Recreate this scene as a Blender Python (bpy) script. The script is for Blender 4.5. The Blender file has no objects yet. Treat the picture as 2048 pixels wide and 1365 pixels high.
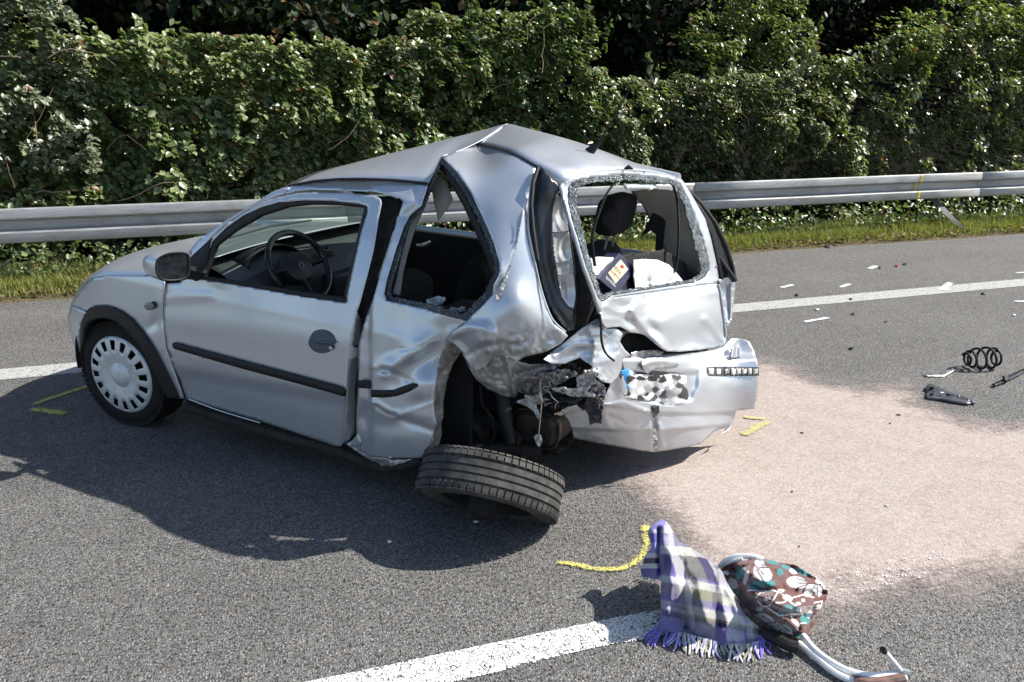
import bpy, bmesh, math, random
import numpy as np
from mathutils import Vector, Matrix, noise
from mathutils.geometry import delaunay_2d_cdt
random.seed(7); RNG = np.random.default_rng(11)
scene = bpy.context.scene
COL = scene.collection

# ------------------------------------------------------------------ camera
FPX, PITCH, ROLL, CAMH = 1565.95, 0.30234, 0.002338, 1.69326
_cp, _sp = math.cos(PITCH), math.sin(PITCH)
_X = np.array([1, 0, 0.]); _Z = np.array([0, _cp, -_sp]); _Y = np.array([0, -_sp, -_cp])
_c, _s = math.cos(ROLL), math.sin(ROLL)
CR = np.array([_c*_X+_s*_Y, -_s*_X+_c*_Y, _Z])
CAMP = np.array([0, 0, CAMH])
cd = bpy.data.cameras.new('camera'); cam = bpy.data.objects.new('camera', cd); COL.objects.link(cam)
cd.sensor_width = 36.0; cd.lens = FPX/2048*36.0; cd.clip_start = 0.05; cd.clip_end = 2000
cam.matrix_world = Matrix(((CR[0][0], -CR[1][0], -CR[2][0], 0), (CR[0][1], -CR[1][1], -CR[2][1], 0),
                           (CR[0][2], -CR[1][2], -CR[2][2], CAMH), (0, 0, 0, 1)))
scene.camera = cam

# ------------------------------------------------------------------ light
SUN_AZ, SUN_EL = math.radians(8), math.radians(47)      # azimuth from +X towards +Y
sdir = Vector((math.cos(SUN_AZ)*math.cos(SUN_EL), math.sin(SUN_AZ)*math.cos(SUN_EL), math.sin(SUN_EL)))
ld = bpy.data.lights.new('sun', 'SUN'); ld.energy = 5.0; ld.angle = math.radians(0.53); ld.color = (1.0, 0.95, 0.87)
sun = bpy.data.objects.new('sun', ld); COL.objects.link(sun)
sun.rotation_euler = (-sdir).to_track_quat('-Z', 'Y').to_euler()
world = bpy.data.worlds.new('World'); scene.world = world; world.use_nodes = True
wn = world.node_tree; wn.nodes.clear()
wo = wn.nodes.new('ShaderNodeOutputWorld'); wb = wn.nodes.new('ShaderNodeBackground'); sk = wn.nodes.new('ShaderNodeTexSky')
sk.sky_type = 'NISHITA'; sk.sun_disc = False; sk.sun_elevation = SUN_EL; sk.sun_rotation = math.atan2(sdir.x, sdir.y)
sk.air_density = 1.0; sk.dust_density = 1.0; sk.ozone_density = 1.0
wb.inputs[1].default_value = 0.11
wn.links.new(sk.outputs[0], wb.inputs[0]); wn.links.new(wb.outputs[0], wo.inputs[0])
scene.view_settings.view_transform = 'Standard'; scene.view_settings.look = 'None'
scene.view_settings.gamma = 1.0; scene.view_settings.exposure = 0.80
scene.view_settings.use_curve_mapping = False

# ------------------------------------------------------------------ survey frames
PH = 0.301144                                  # heading of the carriageway
RS = np.array([math.cos(PH), math.sin(PH), 0]); RN = np.array([-math.sin(PH), math.cos(PH), 0])
def road(s, n, z=0): return Vector(RS*s+RN*n+np.array([0, 0, z]))
CXY, YAW, TILT = np.array([-1.71194, 4.55763, 0]), 2.066987, 0.03515
_b = np.array([math.sin(YAW), math.cos(YAW), 0]); _l = np.array([_b[1], -_b[0], 0]); _u = np.array([0, 0, 1.])
CM = np.array([_b*math.cos(TILT)-_u*math.sin(TILT), _l, _u*math.cos(TILT)+_b*math.sin(TILT)])  # rows: car x (back), y (left), z
CO = CM @ (CAMP-CXY)
def toW(p): return Vector(CXY + CM.T @ np.asarray(p, float))
def rays(u, v):
    u = np.atleast_1d(np.asarray(u, float)); v = np.atleast_1d(np.asarray(v, float))
    return np.stack([(u-1024)/FPX, (v-682.5)/FPX, np.ones_like(u)], 1) @ CR
def gnd(u, v, z=0.0):
    d = rays(u, v); z = np.broadcast_to(np.asarray(z, float), (len(d),))
    return CAMP + d*((z-CAMH)/d[:, 2])[:, None]
def gpt(u, v, z=0.0): return Vector(gnd(u, v, z)[0])
ZP = [.05, .15, .18, .25, .40, .55, .70, .85, .95, 1.05, 1.2, 1.36, 1.42, 1.5]
YP = [.62, .70, .735, .775, .80, .82, .815, .80, .775, .745, .69, .61, .55, .45]
def flank(x, z):
    y = np.interp(z, ZP, YP)
    return y - np.where(x < .2, .13*((.2-x)/.75)**2, 0)
def s_side(off=0.0):                           # left flank of the car (+off = outwards)
    def f(u, v, o):
        d = rays(u, v) @ CM.T; y = np.full(len(d), .8)
        for _ in range(25):
            p = CO + d*((y-CO[1])/d[:, 1])[:, None]
            y = .5*y + .5*(flank(p[:, 0], p[:, 2]) + off + o)
        return CO + d*((y-CO[1])/d[:, 1])[:, None]
    return f
def s_plane(nrm, dist, off=0.0):               # plane nrm.p = dist in the car's frame
    nrm = np.asarray(nrm, float); ln = np.linalg.norm(nrm)
    def f(u, v, o):
        d = rays(u, v) @ CM.T
        return CO + d*((dist + (off+o)*ln - CO@nrm)/(d@nrm))[:, None]
    return f
def s_tri(pts):                                # plane through three survey points (u, v, y): y = lateral position
    q = [s_y(a[2])(np.array([a[0]]), np.array([a[1]]), 0)[0] for a in pts]
    nrm = np.cross(q[1]-q[0], q[2]-q[0]); nrm /= np.linalg.norm(nrm)
    if nrm @ (CO-q[0]) < 0: nrm = -nrm
    return s_plane(nrm, nrm@q[0])
def s_y(y):
    def f(u, v, o):
        d = rays(u, v) @ CM.T
        return CO + d*((y+o-CO[1])/d[:, 1])[:, None]
    return f
def s_ground(h=0.0):                           # horizontal surface over the road (world frame)
    def f(u, v, o): return gnd(u, v, h+o)
    return f

# ------------------------------------------------------------------ mesh helpers
def tag(o, label=None, cat=None, group=None, kind=None):
    if label: o['label'] = label
    if cat: o['category'] = cat
    if group: o['group'] = group
    if kind: o['kind'] = kind
    return o
def empty(name, label, cat, loc=(0, 0, 0), group=None):
    o = bpy.data.objects.new(name, None); COL.objects.link(o); o.location = loc; o.empty_display_size = .1
    return tag(o, label, cat, group)
CARMODE = False                                # survey frame of the car is x back, y left, z up; objects are stored with y to the right
SM = Matrix.Diagonal((1, -1, 1, 1))
def mesh_obj(name, verts, faces, mat=None, parent=None, smooth=False, sharp=None):
    if CARMODE: verts = [(v[0], -v[1], v[2]) for v in verts]; faces = [tuple(f)[::-1] for f in faces]
    me = bpy.data.meshes.new(name); me.from_pydata([tuple(v) for v in verts], [], [tuple(f) for f in faces])
    if smooth:
        me.polygons.foreach_set('use_smooth', [True]*len(me.polygons))
        if sharp: me.set_sharp_from_angle(angle=math.radians(sharp))
    if mat: me.materials.append(mat)
    me.update()
    o = bpy.data.objects.new(name, me); COL.objects.link(o)
    if parent: o.parent = parent
    return o
class MB:                                      # collects simple shapes into one mesh
    def __init__(s): s.v = []; s.f = []
    def add(s, v, f):
        n = len(s.v); s.v += [Vector(a) for a in v]; s.f += [[i+n for i in q] for q in f]; return s
    def box(s, c, size, rot=None):
        c = Vector(c); h = Vector(size)/2
        vs = [Vector((x*h.x, y*h.y, z*h.z)) for x in (-1, 1) for y in (-1, 1) for z in (-1, 1)]
        if rot is not None: vs = [rot @ a for a in vs]
        return s.add([c+a for a in vs], [(0, 1, 3, 2), (4, 6, 7, 5), (0, 4, 5, 1), (2, 3, 7, 6), (0, 2, 6, 4), (1, 5, 7, 3)])
    def tube(s, pts, r, seg=10, closed=False, cap=True, flat=1.0):
        pts = [Vector(p) for p in pts]; n = len(pts); rr = r if hasattr(r, '__len__') else [r]*n
        rings = []; up = None
        for i, p in enumerate(pts):
            t = (pts[(i+1) % n if closed else min(i+1, n-1)] - pts[(i-1) % n if closed else max(i-1, 0)]).normalized()
            if up is None: up = t.orthogonal().normalized()
            a = (up - t*up.dot(t))
            a = a.normalized() if a.length > 1e-6 else t.orthogonal().normalized()
            up = a; b = t.cross(a)
            rings.append([p + (a*math.cos(2*math.pi*k/seg) + b*math.sin(2*math.pi*k/seg)*flat)*rr[i] for k in range(seg)])
        vs = [q for ring in rings for q in ring]; fs = []
        m = n if closed else n-1
        for i in range(m):
            j = (i+1) % n
            for k in range(seg): k2 = (k+1) % seg; fs.append((i*seg+k, i*seg+k2, j*seg+k2, j*seg+k))
        if cap and not closed: fs.append(tuple(range(seg))[::-1]); fs.append(tuple((n-1)*seg+k for k in range(seg)))
        return s.add(vs, fs)
    def lathe(s, prof, M=None, seg=48):        # prof: (radius, height) about local Z
        vs = []; fs = []; n = len(prof)
        for k in range(seg):
            a = 2*math.pi*k/seg
            for r, h in prof: vs.append(Vector((r*math.cos(a), r*math.sin(a), h)))
        for k in range(seg):
            k2 = (k+1) % seg
            for i in range(n-1): fs.append((k*n+i, k2*n+i, k2*n+i+1, k*n+i+1))
        if M is not None: vs = [M @ a for a in vs]
        return s.add(vs, fs)
    def build(s, name, mat, parent=None, smooth=True, sharp=35): return mesh_obj(name, s.v, s.f, mat, parent, smooth, sharp)
def catmull(pts, k=6, closed=True):
    P = [np.array(p, float) for p in pts]; n = len(P); out = []
    rng = range(n) if closed else range(n-1)
    for i in rng:
        p0, p1, p2, p3 = (P[(i-1) % n], P[i], P[(i+1) % n], P[(i+2) % n]) if closed else (P[max(i-1, 0)], P[i], P[i+1], P[min(i+2, n-1)])
        for j in range(k):
            t = j/k
            out.append(.5*((2*p1)+(-p0+p2)*t+(2*p0-5*p1+4*p2-p3)*t*t+(-p0+3*p1-3*p2+p3)*t**3))
    if not closed: out.append(P[-1])
    return [tuple(q) for q in out]
def inside(px, py, poly):
    poly = np.asarray(poly, float); r = np.zeros(len(px), bool); j = len(poly)-1
    for i in range(len(poly)):
        xi, yi = poly[i]; xj, yj = poly[j]
        c = ((yi > py) != (yj > py)) & (px < (xj-xi)*(py-yi)/((yj-yi) if yj != yi else 1e-12)+xi)
        r ^= c; j = i
    return r
def dist_poly(px, py, poly):
    poly = np.asarray(poly, float); d = np.full(len(px), 1e9)
    for i in range(len(poly)):
        d = np.minimum(d, dseg(px, py, poly[i], poly[(i+1) % len(poly)])[0])
    return d
def dseg(px, py, a, b):
    ax, ay = a; bx, by = b; L = (bx-ax)**2+(by-ay)**2+1e-12
    t = np.clip(((px-ax)*(bx-ax)+(py-ay)*(by-ay))/L, 0, 1)
    return np.hypot(px-ax-t*(bx-ax), py-ay-t*(by-ay)), t
def densify(poly, sp):
    out = []
    for i in range(len(poly)):
        a = np.array(poly[i], float); b = np.array(poly[(i+1) % len(poly)], float)
        k = max(1, int(round(np.hypot(*(b-a))/sp)))
        for j in range(k): out.append(tuple(a+(b-a)*j/k))
    return out
def tri2d(outline, sp, holes=()):              # constrained triangulation of an outline, hexagonal interior points
    loops = [densify(outline, sp)] + [densify(h, sp) for h in holes]
    vs = []; es = []
    for lp in loops:
        n0 = len(vs); vs += lp; es += [(n0+i, n0+(i+1) % len(lp)) for i in range(len(lp))]
    A = np.array(loops[0]); x0, y0 = A.min(0); x1, y1 = A.max(0)
    gx = []; r = 0; y = y0
    while y < y1:
        xs = np.arange(x0+(sp/2 if r % 2 else 0), x1, sp); gx.append(np.stack([xs, np.full(len(xs), y)], 1)); y += sp*.866; r += 1
    G = np.concatenate(gx) if gx else np.zeros((0, 2))
    if len(G):
        k = inside(G[:, 0], G[:, 1], outline)
        for h in holes: k &= ~inside(G[:, 0], G[:, 1], h)
        G = G[k]
        if len(G):
            k = np.ones(len(G), bool)
            for lp in loops: k &= dist_poly(G[:, 0], G[:, 1], lp) > sp*.45
            G = G[k]
        vs += [tuple(g) for g in G]
    ov, oe, of, *_ = delaunay_2d_cdt([Vector(q) for q in vs], es, [], 0, 1e-4)
    V = np.array([tuple(q) for q in ov]); T = np.array([f for f in of if len(f) == 3])
    c = V[T].mean(1); k = inside(c[:, 0], c[:, 1], loops[0])
    for h in loops[1:]: k &= ~inside(c[:, 0], c[:, 1], h)
    return V, T[k]
def panel(name, outline, surf, mat, parent=None, off=(), sp=7, holes=(), thick=.0025, smooth=True, sharp=None, local=True, colors=None, flip=False):
    V, T = tri2d(outline, sp, holes); u, v = V[:, 0], V[:, 1]
    o = np.zeros(len(u))
    for f in off: o = o + f(u, v)
    P = surf(u, v, o); eye = CO if local else CAMP
    nr = np.cross(P[T[:, 1]]-P[T[:, 0]], P[T[:, 2]]-P[T[:, 0]])
    if ((nr*(eye-P[T].mean(1))).sum(1) > 0).mean() < .5: T = T[:, ::-1]
    if flip: T = T[:, ::-1]
    ob = mesh_obj(name, P, T.tolist(), mat, parent, smooth, sharp)
    if colors is not None:
        ca = ob.data.color_attributes.new('Col', 'FLOAT_COLOR', 'POINT')
        c = colors(u, v, P); ca.data.foreach_set('color', np.concatenate([c, np.ones((len(c), 1))], 1).astype(np.float32).ravel())
    if thick:
        md = ob.modifiers.new('thickness', 'SOLIDIFY'); md.thickness = thick; md.offset = -1
    return ob
# relief fields in survey coordinates (metres along the surface normal, + = proud)
def bump(u0, v0, ru, rv, amp, ang=0):
    c, s = math.cos(math.radians(ang)), math.sin(math.radians(ang))
    def f(u, v):
        x = (u-u0)*c+(v-v0)*s; y = -(u-u0)*s+(v-v0)*c
        return amp*np.exp(-(x/ru)**2-(y/rv)**2)
    return f
def crease(pts, w, amp, soft=False):           # ridge (+) or valley (-) along a polyline
    def f(u, v):
        d = np.full(len(u), 1e9)
        for a, b in zip(pts[:-1], pts[1:]): d = np.minimum(d, dseg(u, v, a, b)[0])
        return amp*(np.exp(-(d/w)**2) if soft else np.exp(-d/w))
    return f
def ramp(a, b, amp, soft=1.0):                 # 0 at line through a, amp beyond b
    a = np.array(a, float); b = np.array(b, float); L = ((b-a)**2).sum()
    def f(u, v):
        t = np.clip(((u-a[0])*(b-a)[0]+(v-a[1])*(b-a)[1])/L, 0, 1)
        return amp*(t*t*(3-2*t) if soft else t)
    return f
def ctrl(pts, p=2.5):                          # inverse-distance interpolation of (u, v, value)
    A = np.array(pts, float)
    def f(u, v):
        d = np.hypot(u[:, None]-A[None, :, 0], v[:, None]-A[None, :, 1])+1.0
        w = d**-p
        return (w*A[None, :, 2]).sum(1)/w.sum(1)
    return f
def crumple(scale, amp, seed=0, ridged=True, region=None):
    def f(u, v):
        o = np.empty(len(u))
        for i in range(len(u)):
            p = Vector((u[i]/scale+seed*7.3, v[i]/scale-seed*3.1, seed*1.7))
            if ridged: o[i] = (abs(noise.noise(p))*1.3+abs(noise.noise(p*2.1))*.5)-.35
            else: o[i] = noise.noise(p)+.5*noise.noise(p*2.1)
        k = amp*o
        if region is not None: k = k*region(u, v)
        return k
    return f

# ------------------------------------------------------------------ materials
def newmat(name):
    m = bpy.data.materials.new(name); m.use_nodes = True; nt = m.node_tree; nt.nodes.clear()
    out = nt.nodes.new('ShaderNodeOutputMaterial'); return m, nt, out
def N(nt, t, **kw):
    n = nt.nodes.new(t)
    for k, v in kw.items():
        if k.startswith('i_'):
            key = k[2:].replace('_', ' ')
            n.inputs[int(key) if key.isdigit() else key].default_value = v
        else: setattr(n, k, v)
    return n
def L(nt, a, b): nt.links.new(a, b)
def coords(nt, kind='Object', scale=(1, 1, 1)):
    tc = N(nt, 'ShaderNodeTexCoord'); mp = N(nt, 'ShaderNodeMapping'); mp.inputs['Scale'].default_value = scale
    L(nt, tc.outputs[kind], mp.inputs[0]); return mp.outputs[0]
def mixc(nt, fac, a, b, mode='MIX'):
    m = N(nt, 'ShaderNodeMix', data_type='RGBA', blend_type=mode)
    for sock, val in ((m.inputs[0], fac), (m.inputs[6], a), (m.inputs[7], b)):
        if hasattr(val, 'is_output'): L(nt, val, sock)
        elif hasattr(val, '__len__'): sock.default_value = (*val[:3], 1)
        else: sock.default_value = val
    return m.outputs[2]
def mapr(nt, val, a, b, c=0, d=1):
    m = N(nt, 'ShaderNodeMapRange'); L(nt, val, m.inputs[0])
    for i, x in enumerate((a, b, c, d)): m.inputs[i+1].default_value = x
    return m.outputs[0]
def noi(nt, vec, scale, detail=4, rough=.5, dist=0):
    n = N(nt, 'ShaderNodeTexNoise'); L(nt, vec, n.inputs['Vector'])
    n.inputs['Scale'].default_value = scale; n.inputs['Detail'].default_value = detail; n.inputs['Roughness'].default_value = rough; n.inputs['Distortion'].default_value = dist
    return n.outputs[0]
def vor(nt, vec, scale, feature='F1', out='Distance'):
    n = N(nt, 'ShaderNodeTexVoronoi', feature=feature); L(nt, vec, n.inputs['Vector']); n.inputs['Scale'].default_value = scale
    return n.outputs[out]
def math_(nt, op, a, b=0.0):
    m = N(nt, 'ShaderNodeMath', operation=op)
    for s, x in ((m.inputs[0], a), (m.inputs[1], b)):
        if hasattr(x, 'is_output'): L(nt, x, s)
        else: s.default_value = x
    return m.outputs[0]
def setp(nt, p, k, v):
    if hasattr(v, 'is_output'): L(nt, v, p.inputs[k])
    elif hasattr(v, '__len__'): p.inputs[k].default_value = (*v[:3], 1)
    else: p.inputs[k].default_value = v
def pbsdf(nt, out, **kw):
    p = N(nt, 'ShaderNodeBsdfPrincipled'); L(nt, p.outputs[0], out.inputs[0])
    for k, v in kw.items(): setp(nt, p, k.replace('_', ' '), v)
    return p
def bumpn(nt, p, h, strength=.3, dist=.01):
    b = N(nt, 'ShaderNodeBump'); b.inputs['Strength'].default_value = strength; b.inputs['Distance'].default_value = dist
    L(nt, h, b.inputs['Height']); L(nt, b.outputs[0], p.inputs['Normal']); return b
def simple(name, col, rough=.5, metal=0.0, var=.15, vscale=30, bump_s=0.0, bscale=200, spec=.5, **kw):
    m, nt, out = newmat(name); c = coords(nt)
    n = noi(nt, c, vscale, 5, .6)
    k = mapr(nt, n, .3, .7, 1-var, 1+var)
    cc = mixc(nt, 1.0, col, k, 'MULTIPLY')
    p = pbsdf(nt, out, Base_Color=cc, Roughness=mapr(nt, n, .3, .7, max(.02, rough-.08), min(1, rough+.08)), Metallic=metal, **{'Specular_IOR_Level': spec}, **kw)
    if bump_s: bumpn(nt, p, noi(nt, c, bscale, 3), bump_s, .004)
    return m

# ================================================================== SETTING
def mat_asphalt():
    m, nt, out = newmat('asphalt'); c = coords(nt)
    st = N(nt, 'ShaderNodeTexVoronoi', feature='F1'); L(nt, c, st.inputs['Vector']); st.inputs['Scale'].default_value = 130
    st2 = N(nt, 'ShaderNodeTexVoronoi', feature='F1'); L(nt, c, st2.inputs['Vector']); st2.inputs['Scale'].default_value = 210
    sep = N(nt, 'ShaderNodeSeparateColor'); L(nt, st.outputs['Color'], sep.inputs[0])
    big = noi(nt, c, 1.1, 4, .6); med = noi(nt, c, 14, 4, .6)
    base = mixc(nt, mapr(nt, big, .35, .68), (.105, .102, .097), (.14, .137, .131))
    stone = mixc(nt, sep.outputs[0], (.030, .030, .029), (.36, .35, .335))
    warm = mixc(nt, mapr(nt, sep.outputs[1], .93, .96), stone, (.34, .27, .22))
    col = mixc(nt, mapr(nt, st.outputs['Distance'], .25, .58, .95, .10), base, warm)
    col = mixc(nt, mapr(nt, sep.outputs[2], .95, .99, 0, .45), col, (.36, .355, .34))
    pits = mapr(nt, noi(nt, c, 85, 3, .65), .36, .46, .20, 1)
    col = mixc(nt, 1.0, col, pits, 'MULTIPLY')
    col = mixc(nt, 1.0, col, mapr(nt, med, .3, .7, .86, 1.12), 'MULTIPLY')
    # long faint tyre tracks along the carriageway
    mp = N(nt, 'ShaderNodeMapping'); tc = N(nt, 'ShaderNodeTexCoord'); L(nt, tc.outputs['Object'], mp.inputs[0]); mp.inputs['Scale'].default_value = (.12, 2.2, 1)
    col = mixc(nt, 1.0, col, mapr(nt, noi(nt, mp.outputs[0], 1.0, 3, .5), .3, .7, .92, 1.07), 'MULTIPLY')
    p = pbsdf(nt, out, Base_Color=col, Roughness=mapr(nt, sep.outputs[1], 0, 1, .55, .85), Specular_IOR_Level=.35)
    h = math_(nt, 'ADD', mapr(nt, st.outputs['Distance'], .1, .6, 1, 0), math_(nt, 'MULTIPLY', mapr(nt, st2.outputs['Distance'], .1, .6, 1, 0), .5))
    h = math_(nt, 'ADD', h, math_(nt, 'MULTIPLY', pits, 1.2))
    bumpn(nt, p, h, 1.0, .004)
    return m
def mat_paintline(name, col, wear=.5, fine=120):
    m, nt, out = newmat(name); c = coords(nt)
    v = vor(nt, c, fine, 'DISTANCE_TO_EDGE'); n = noi(nt, c, 30, 5, .65); n2 = noi(nt, c, 160, 3, .6)
    at = N(nt, 'ShaderNodeAttribute', attribute_name='Col'); 
    edge = N(nt, 'ShaderNodeSeparateColor'); L(nt, at.outputs['Color'], edge.inputs[0])
    k = math_(nt, 'ADD', math_(nt, 'MULTIPLY', n, .5), math_(nt, 'MULTIPLY', n2, .3))
    k = math_(nt, 'ADD', k, math_(nt, 'MULTIPLY', mapr(nt, v, 0, .16), .24))
    k = math_(nt, 'ADD', k, math_(nt, 'SUBTRACT', math_(nt, 'MULTIPLY', edge.outputs[0], .9), .9))
    a = mapr(nt, k, wear-.035, wear+.035)
    cc = mixc(nt, 1.0, col, mapr(nt, n2, .3, .7, .82, 1.08), 'MULTIPLY')
    p = pbsdf(nt, out, Base_Color=cc, Roughness=.7, Alpha=a, Specular_IOR_Level=.3)
    bumpn(nt, p, mapr(nt, v, 0, .2), .18, .0015)
    return m
def mat_sand():
    m, nt, out = newmat('absorbent sand'); c = coords(nt)
    at = N(nt, 'ShaderNodeAttribute', attribute_name='Col'); e = N(nt, 'ShaderNodeSeparateColor'); L(nt, at.outputs['Color'], e.inputs[0])
    g = noi(nt, c, 420, 2, .6); b = noi(nt, c, 6, 5, .6); d = noi(nt, c, 45, 4, .6)
    mp = N(nt, 'ShaderNodeMapping'); tc = N(nt, 'ShaderNodeTexCoord'); L(nt, tc.outputs['Object'], mp.inputs[0]); mp.inputs['Scale'].default_value = (5, 38, 1); mp.inputs['Rotation'].default_value = (0, 0, .55)
    st = noi(nt, mp.outputs[0], 1.0, 4, .6, .6)
    k = math_(nt, 'ADD', e.outputs[0], math_(nt, 'MULTIPLY', math_(nt, 'SUBTRACT', math_(nt, 'ADD', math_(nt, 'MULTIPLY', b, .65), math_(nt, 'MULTIPLY', d, .35)), .5), 1.3))
    k = math_(nt, 'ADD', k, math_(nt, 'MULTIPLY', math_(nt, 'SUBTRACT', vor(nt, c, 130), .35), .35))
    k = math_(nt, 'SUBTRACT', k, math_(nt, 'MULTIPLY', mapr(nt, st, .58, .70), .20))
    a = mapr(nt, k, .14, .72, 0, .97)
    col = mixc(nt, mapr(nt, b, .35, .65), (.355, .295, .265), (.39, .335, .305))
    col = mixc(nt, 1.0, col, mapr(nt, g, .25, .75, .62, 1.38), 'MULTIPLY')
    sv = N(nt, 'ShaderNodeTexVoronoi', feature='F1'); L(nt, c, sv.inputs['Vector']); sv.inputs['Scale'].default_value = 140
    ss = N(nt, 'ShaderNodeSeparateColor'); L(nt, sv.outputs['Color'], ss.inputs[0])
    col = mixc(nt, 1.0, col, mapr(nt, ss.outputs[0], 0, 1, .86, 1.14), 'MULTIPLY')
    col = mixc(nt, mapr(nt, b, .58, .72, 0, .45), col, (.27, .262, .252))
    col = mixc(nt, 1.0, col, mapr(nt, d, .3, .7, .88, 1.10), 'MULTIPLY')
    p = pbsdf(nt, out, Base_Color=col, Roughness=.95, Alpha=a, Specular_IOR_Level=.1)
    h = math_(nt, 'ADD', math_(nt, 'MULTIPLY', g, .6), math_(nt, 'ADD', math_(nt, 'MULTIPLY', sv.outputs['Distance'], -.7), math_(nt, 'MULTIPLY', mapr(nt, st, .5, .7), -.7)))
    bumpn(nt, p, h, .6, .006)
    return m
def mat_soil():
    m, nt, out = newmat('soil'); c = coords(nt)
    n = noi(nt, c, 9, 6, .65); n2 = noi(nt, c, 60, 4, .6)
    col = mixc(nt, mapr(nt, n, .35, .65), (.055, .062, .022), (.13, .095, .055))
    col = mixc(nt, mapr(nt, n2, .5, .65), col, (.20, .155, .095))
    p = pbsdf(nt, out, Base_Color=col, Roughness=.95, Specular_IOR_Level=.1)
    bumpn(nt, p, n2, .8, .03); return m
M_ASPH, M_SOIL, M_SAND = mat_asphalt(), mat_soil(), mat_sand()
M_LINE = mat_paintline('white thermoplastic line', (.64, .64, .62), .475, 75)
M_LINEF = mat_paintline('worn white edge line', (.40, .40, .385), .43, 60)
M_LINEW = mat_paintline('worn white lane line', (.62, .62, .60), .68, 90)
M_SPYW = mat_paintline('yellow spray paint', (.58, .53, .14), .42, 130)
M_SPYO = mat_paintline('dusty yellow spray paint', (.48, .44, .20), .44, 130)
M_SPWH = mat_paintline('white spray paint', (.80, .81, .82), .40, 130)

def grid_road(name, s0, s1, n0, n1, z, mat, ds=None):
    vs = [road(s0, n0, z), road(s1, n0, z), road(s1, n1, z), road(s0, n1, z)]
    return mesh_obj(name, vs, [(0, 1, 2, 3)], mat)
g = mesh_obj('ground', [(-600, -600, -.06), (600, -600, -.06), (600, 600, -.06), (-600, 600, -.06)], [(0, 1, 2, 3)], M_SOIL); tag(g, kind='structure')
# carriageway in its own frame so that the tracks run along it
def road_mesh():
    ns = [-9.0] + [7.40]; vs = []; fs = []
    S = [-220, -30] + list(np.arange(-8, 16.01, .12)) + [40, 220]
    for s in S:
        j = .05*noise.noise(Vector((s*1.3, 0, 0)))+.03*noise.noise(Vector((s*5.1, 3, 0)))
        vs += [(s, -9.0, 0), (s, 7.3, 0), (s, 7.585+j, 0), (s, 7.60+j, -.05)]
    for i in range(len(S)-1):
        for k in range(3): fs.append((i*4+k, i*4+4+k, i*4+5+k, i*4+1+k))
    return vs, fs
rv, rf = road_mesh()
ROAD = mesh_obj('road', rv, rf, M_ASPH); ROAD.rotation_euler = (0, 0, PH); tag(ROAD, kind='structure')
RINV = Matrix.Rotation(-PH, 4, 'Z')

def decal(name, poly_world, mat, z, soft=.02, sp=.02, parent=ROAD, kind=None):
    """flat sheet on the road; 'Col' red channel falls to 0 towards its edge"""
    P2 = [((RINV @ Vector((*p[:2], 0))).x, (RINV @ Vector((*p[:2], 0))).y) for p in poly_world]
    V, T = tri2d(P2, sp); d = dist_poly(V[:, 0], V[:, 1], P2)
    e = np.clip(d/soft, 0, 1)
    if np.cross(V[T[0][1]]-V[T[0][0]], V[T[0][2]]-V[T[0][0]]) < 0: T = T[:, ::-1]
    o = mesh_obj(name, [(a, b, z) for a, b in V], T.tolist(), mat, parent)
    ca = o.data.color_attributes.new('Col', 'FLOAT_COLOR', 'POINT')
    ca.data.foreach_set('color', np.stack([e, e, e, np.ones_like(e)], 1).astype(np.float32).ravel())
    if kind: tag(o, kind=kind)
    return o
def strip_poly(pts, w):                        # ribbon around a polyline (world xy)
    P = [np.array(p[:2], float) for p in pts]; a = []; b = []
    for i, p in enumerate(P):
        t = P[min(i+1, len(P)-1)]-P[max(i-1, 0)]; t /= np.linalg.norm(t); nn = np.array([-t[1], t[0]])
        ww = w[i] if hasattr(w, '__len__') else w
        a.append(p+nn*ww/2); b.append(p-nn*ww/2)
    return [tuple(q) for q in a+b[::-1]]
def line_rect(s0, s1, n0, n1, jit=0.0, step=.25):
    a = [tuple(road(s, n0+jit*noise.noise(Vector((s*3, 1, 0))))[:2]) for s in np.arange(s0, s1+.001, step)]
    b = [tuple(road(s, n1+jit*noise.noise(Vector((s*3, 9, 0))))[:2]) for s in np.arange(s1, s0-.001, -step)]
    return a+b
decal('edge_line', line_rect(-7, 14, 5.335, 5.655, .006), M_LINEF, .004, .012, .05)
decal('lane_line', line_rect(-1.4, 1.30, 1.915, 2.065, .012, .06), M_LINE, .004, .012, .015)
decal('lane_line', line_rect(1.32, 2.40, 1.885, 2.085, .02, .06), M_LINEW, .0105, .03, .015)
# police spray marks
def spray(pts, w, mat, soft=.35, z=.008):
    P = [gpt(*p) for p in pts]
    C = catmull([(q.x, q.y) for q in P], 5, False)
    wm = min(w) if hasattr(w, "__len__") else w
    decal("spray_mark", strip_poly(C, w), mat, z, wm*soft, max(.008, wm/5))
spray([(48, 818), (120, 793), (196, 768)], .15, M_SPYW, .45)
spray([(46, 817), (95, 825), (150, 834)], .20, M_SPYW, .45, .0085)
spray([(1095, 1123), (1150, 1133), (1205, 1142), (1250, 1138), (1280, 1118), (1292, 1090), (1290, 1065), (1296, 1045)], [.105]*4*5+[.10]*2*5+[.12]*5+[.12], M_SPYW, .5)
spray([(1475, 880), (1508, 862), (1545, 842)], .15, M_SPYO, .4, .013)
spray([(1474, 836), (1505, 840), (1545, 843)], .11, M_SPYO, .4, .0135)
for a, b, w in [((1557, 578), (1592, 570), .05), ((1677, 578), (1704, 568), .055), ((1734, 541), (1757, 532), .07), ((1602, 647), (1664, 636), .05),
                ((1880, 584), (1903, 565), .07), ((2026, 548), (2060, 546), .05), ((2022, 605), (2062, 604), .05)]:
    spray([a, ((a[0]+b[0])/2, (a[1]+b[1])/2), b], w*2.4, M_SPWH, .42)
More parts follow.
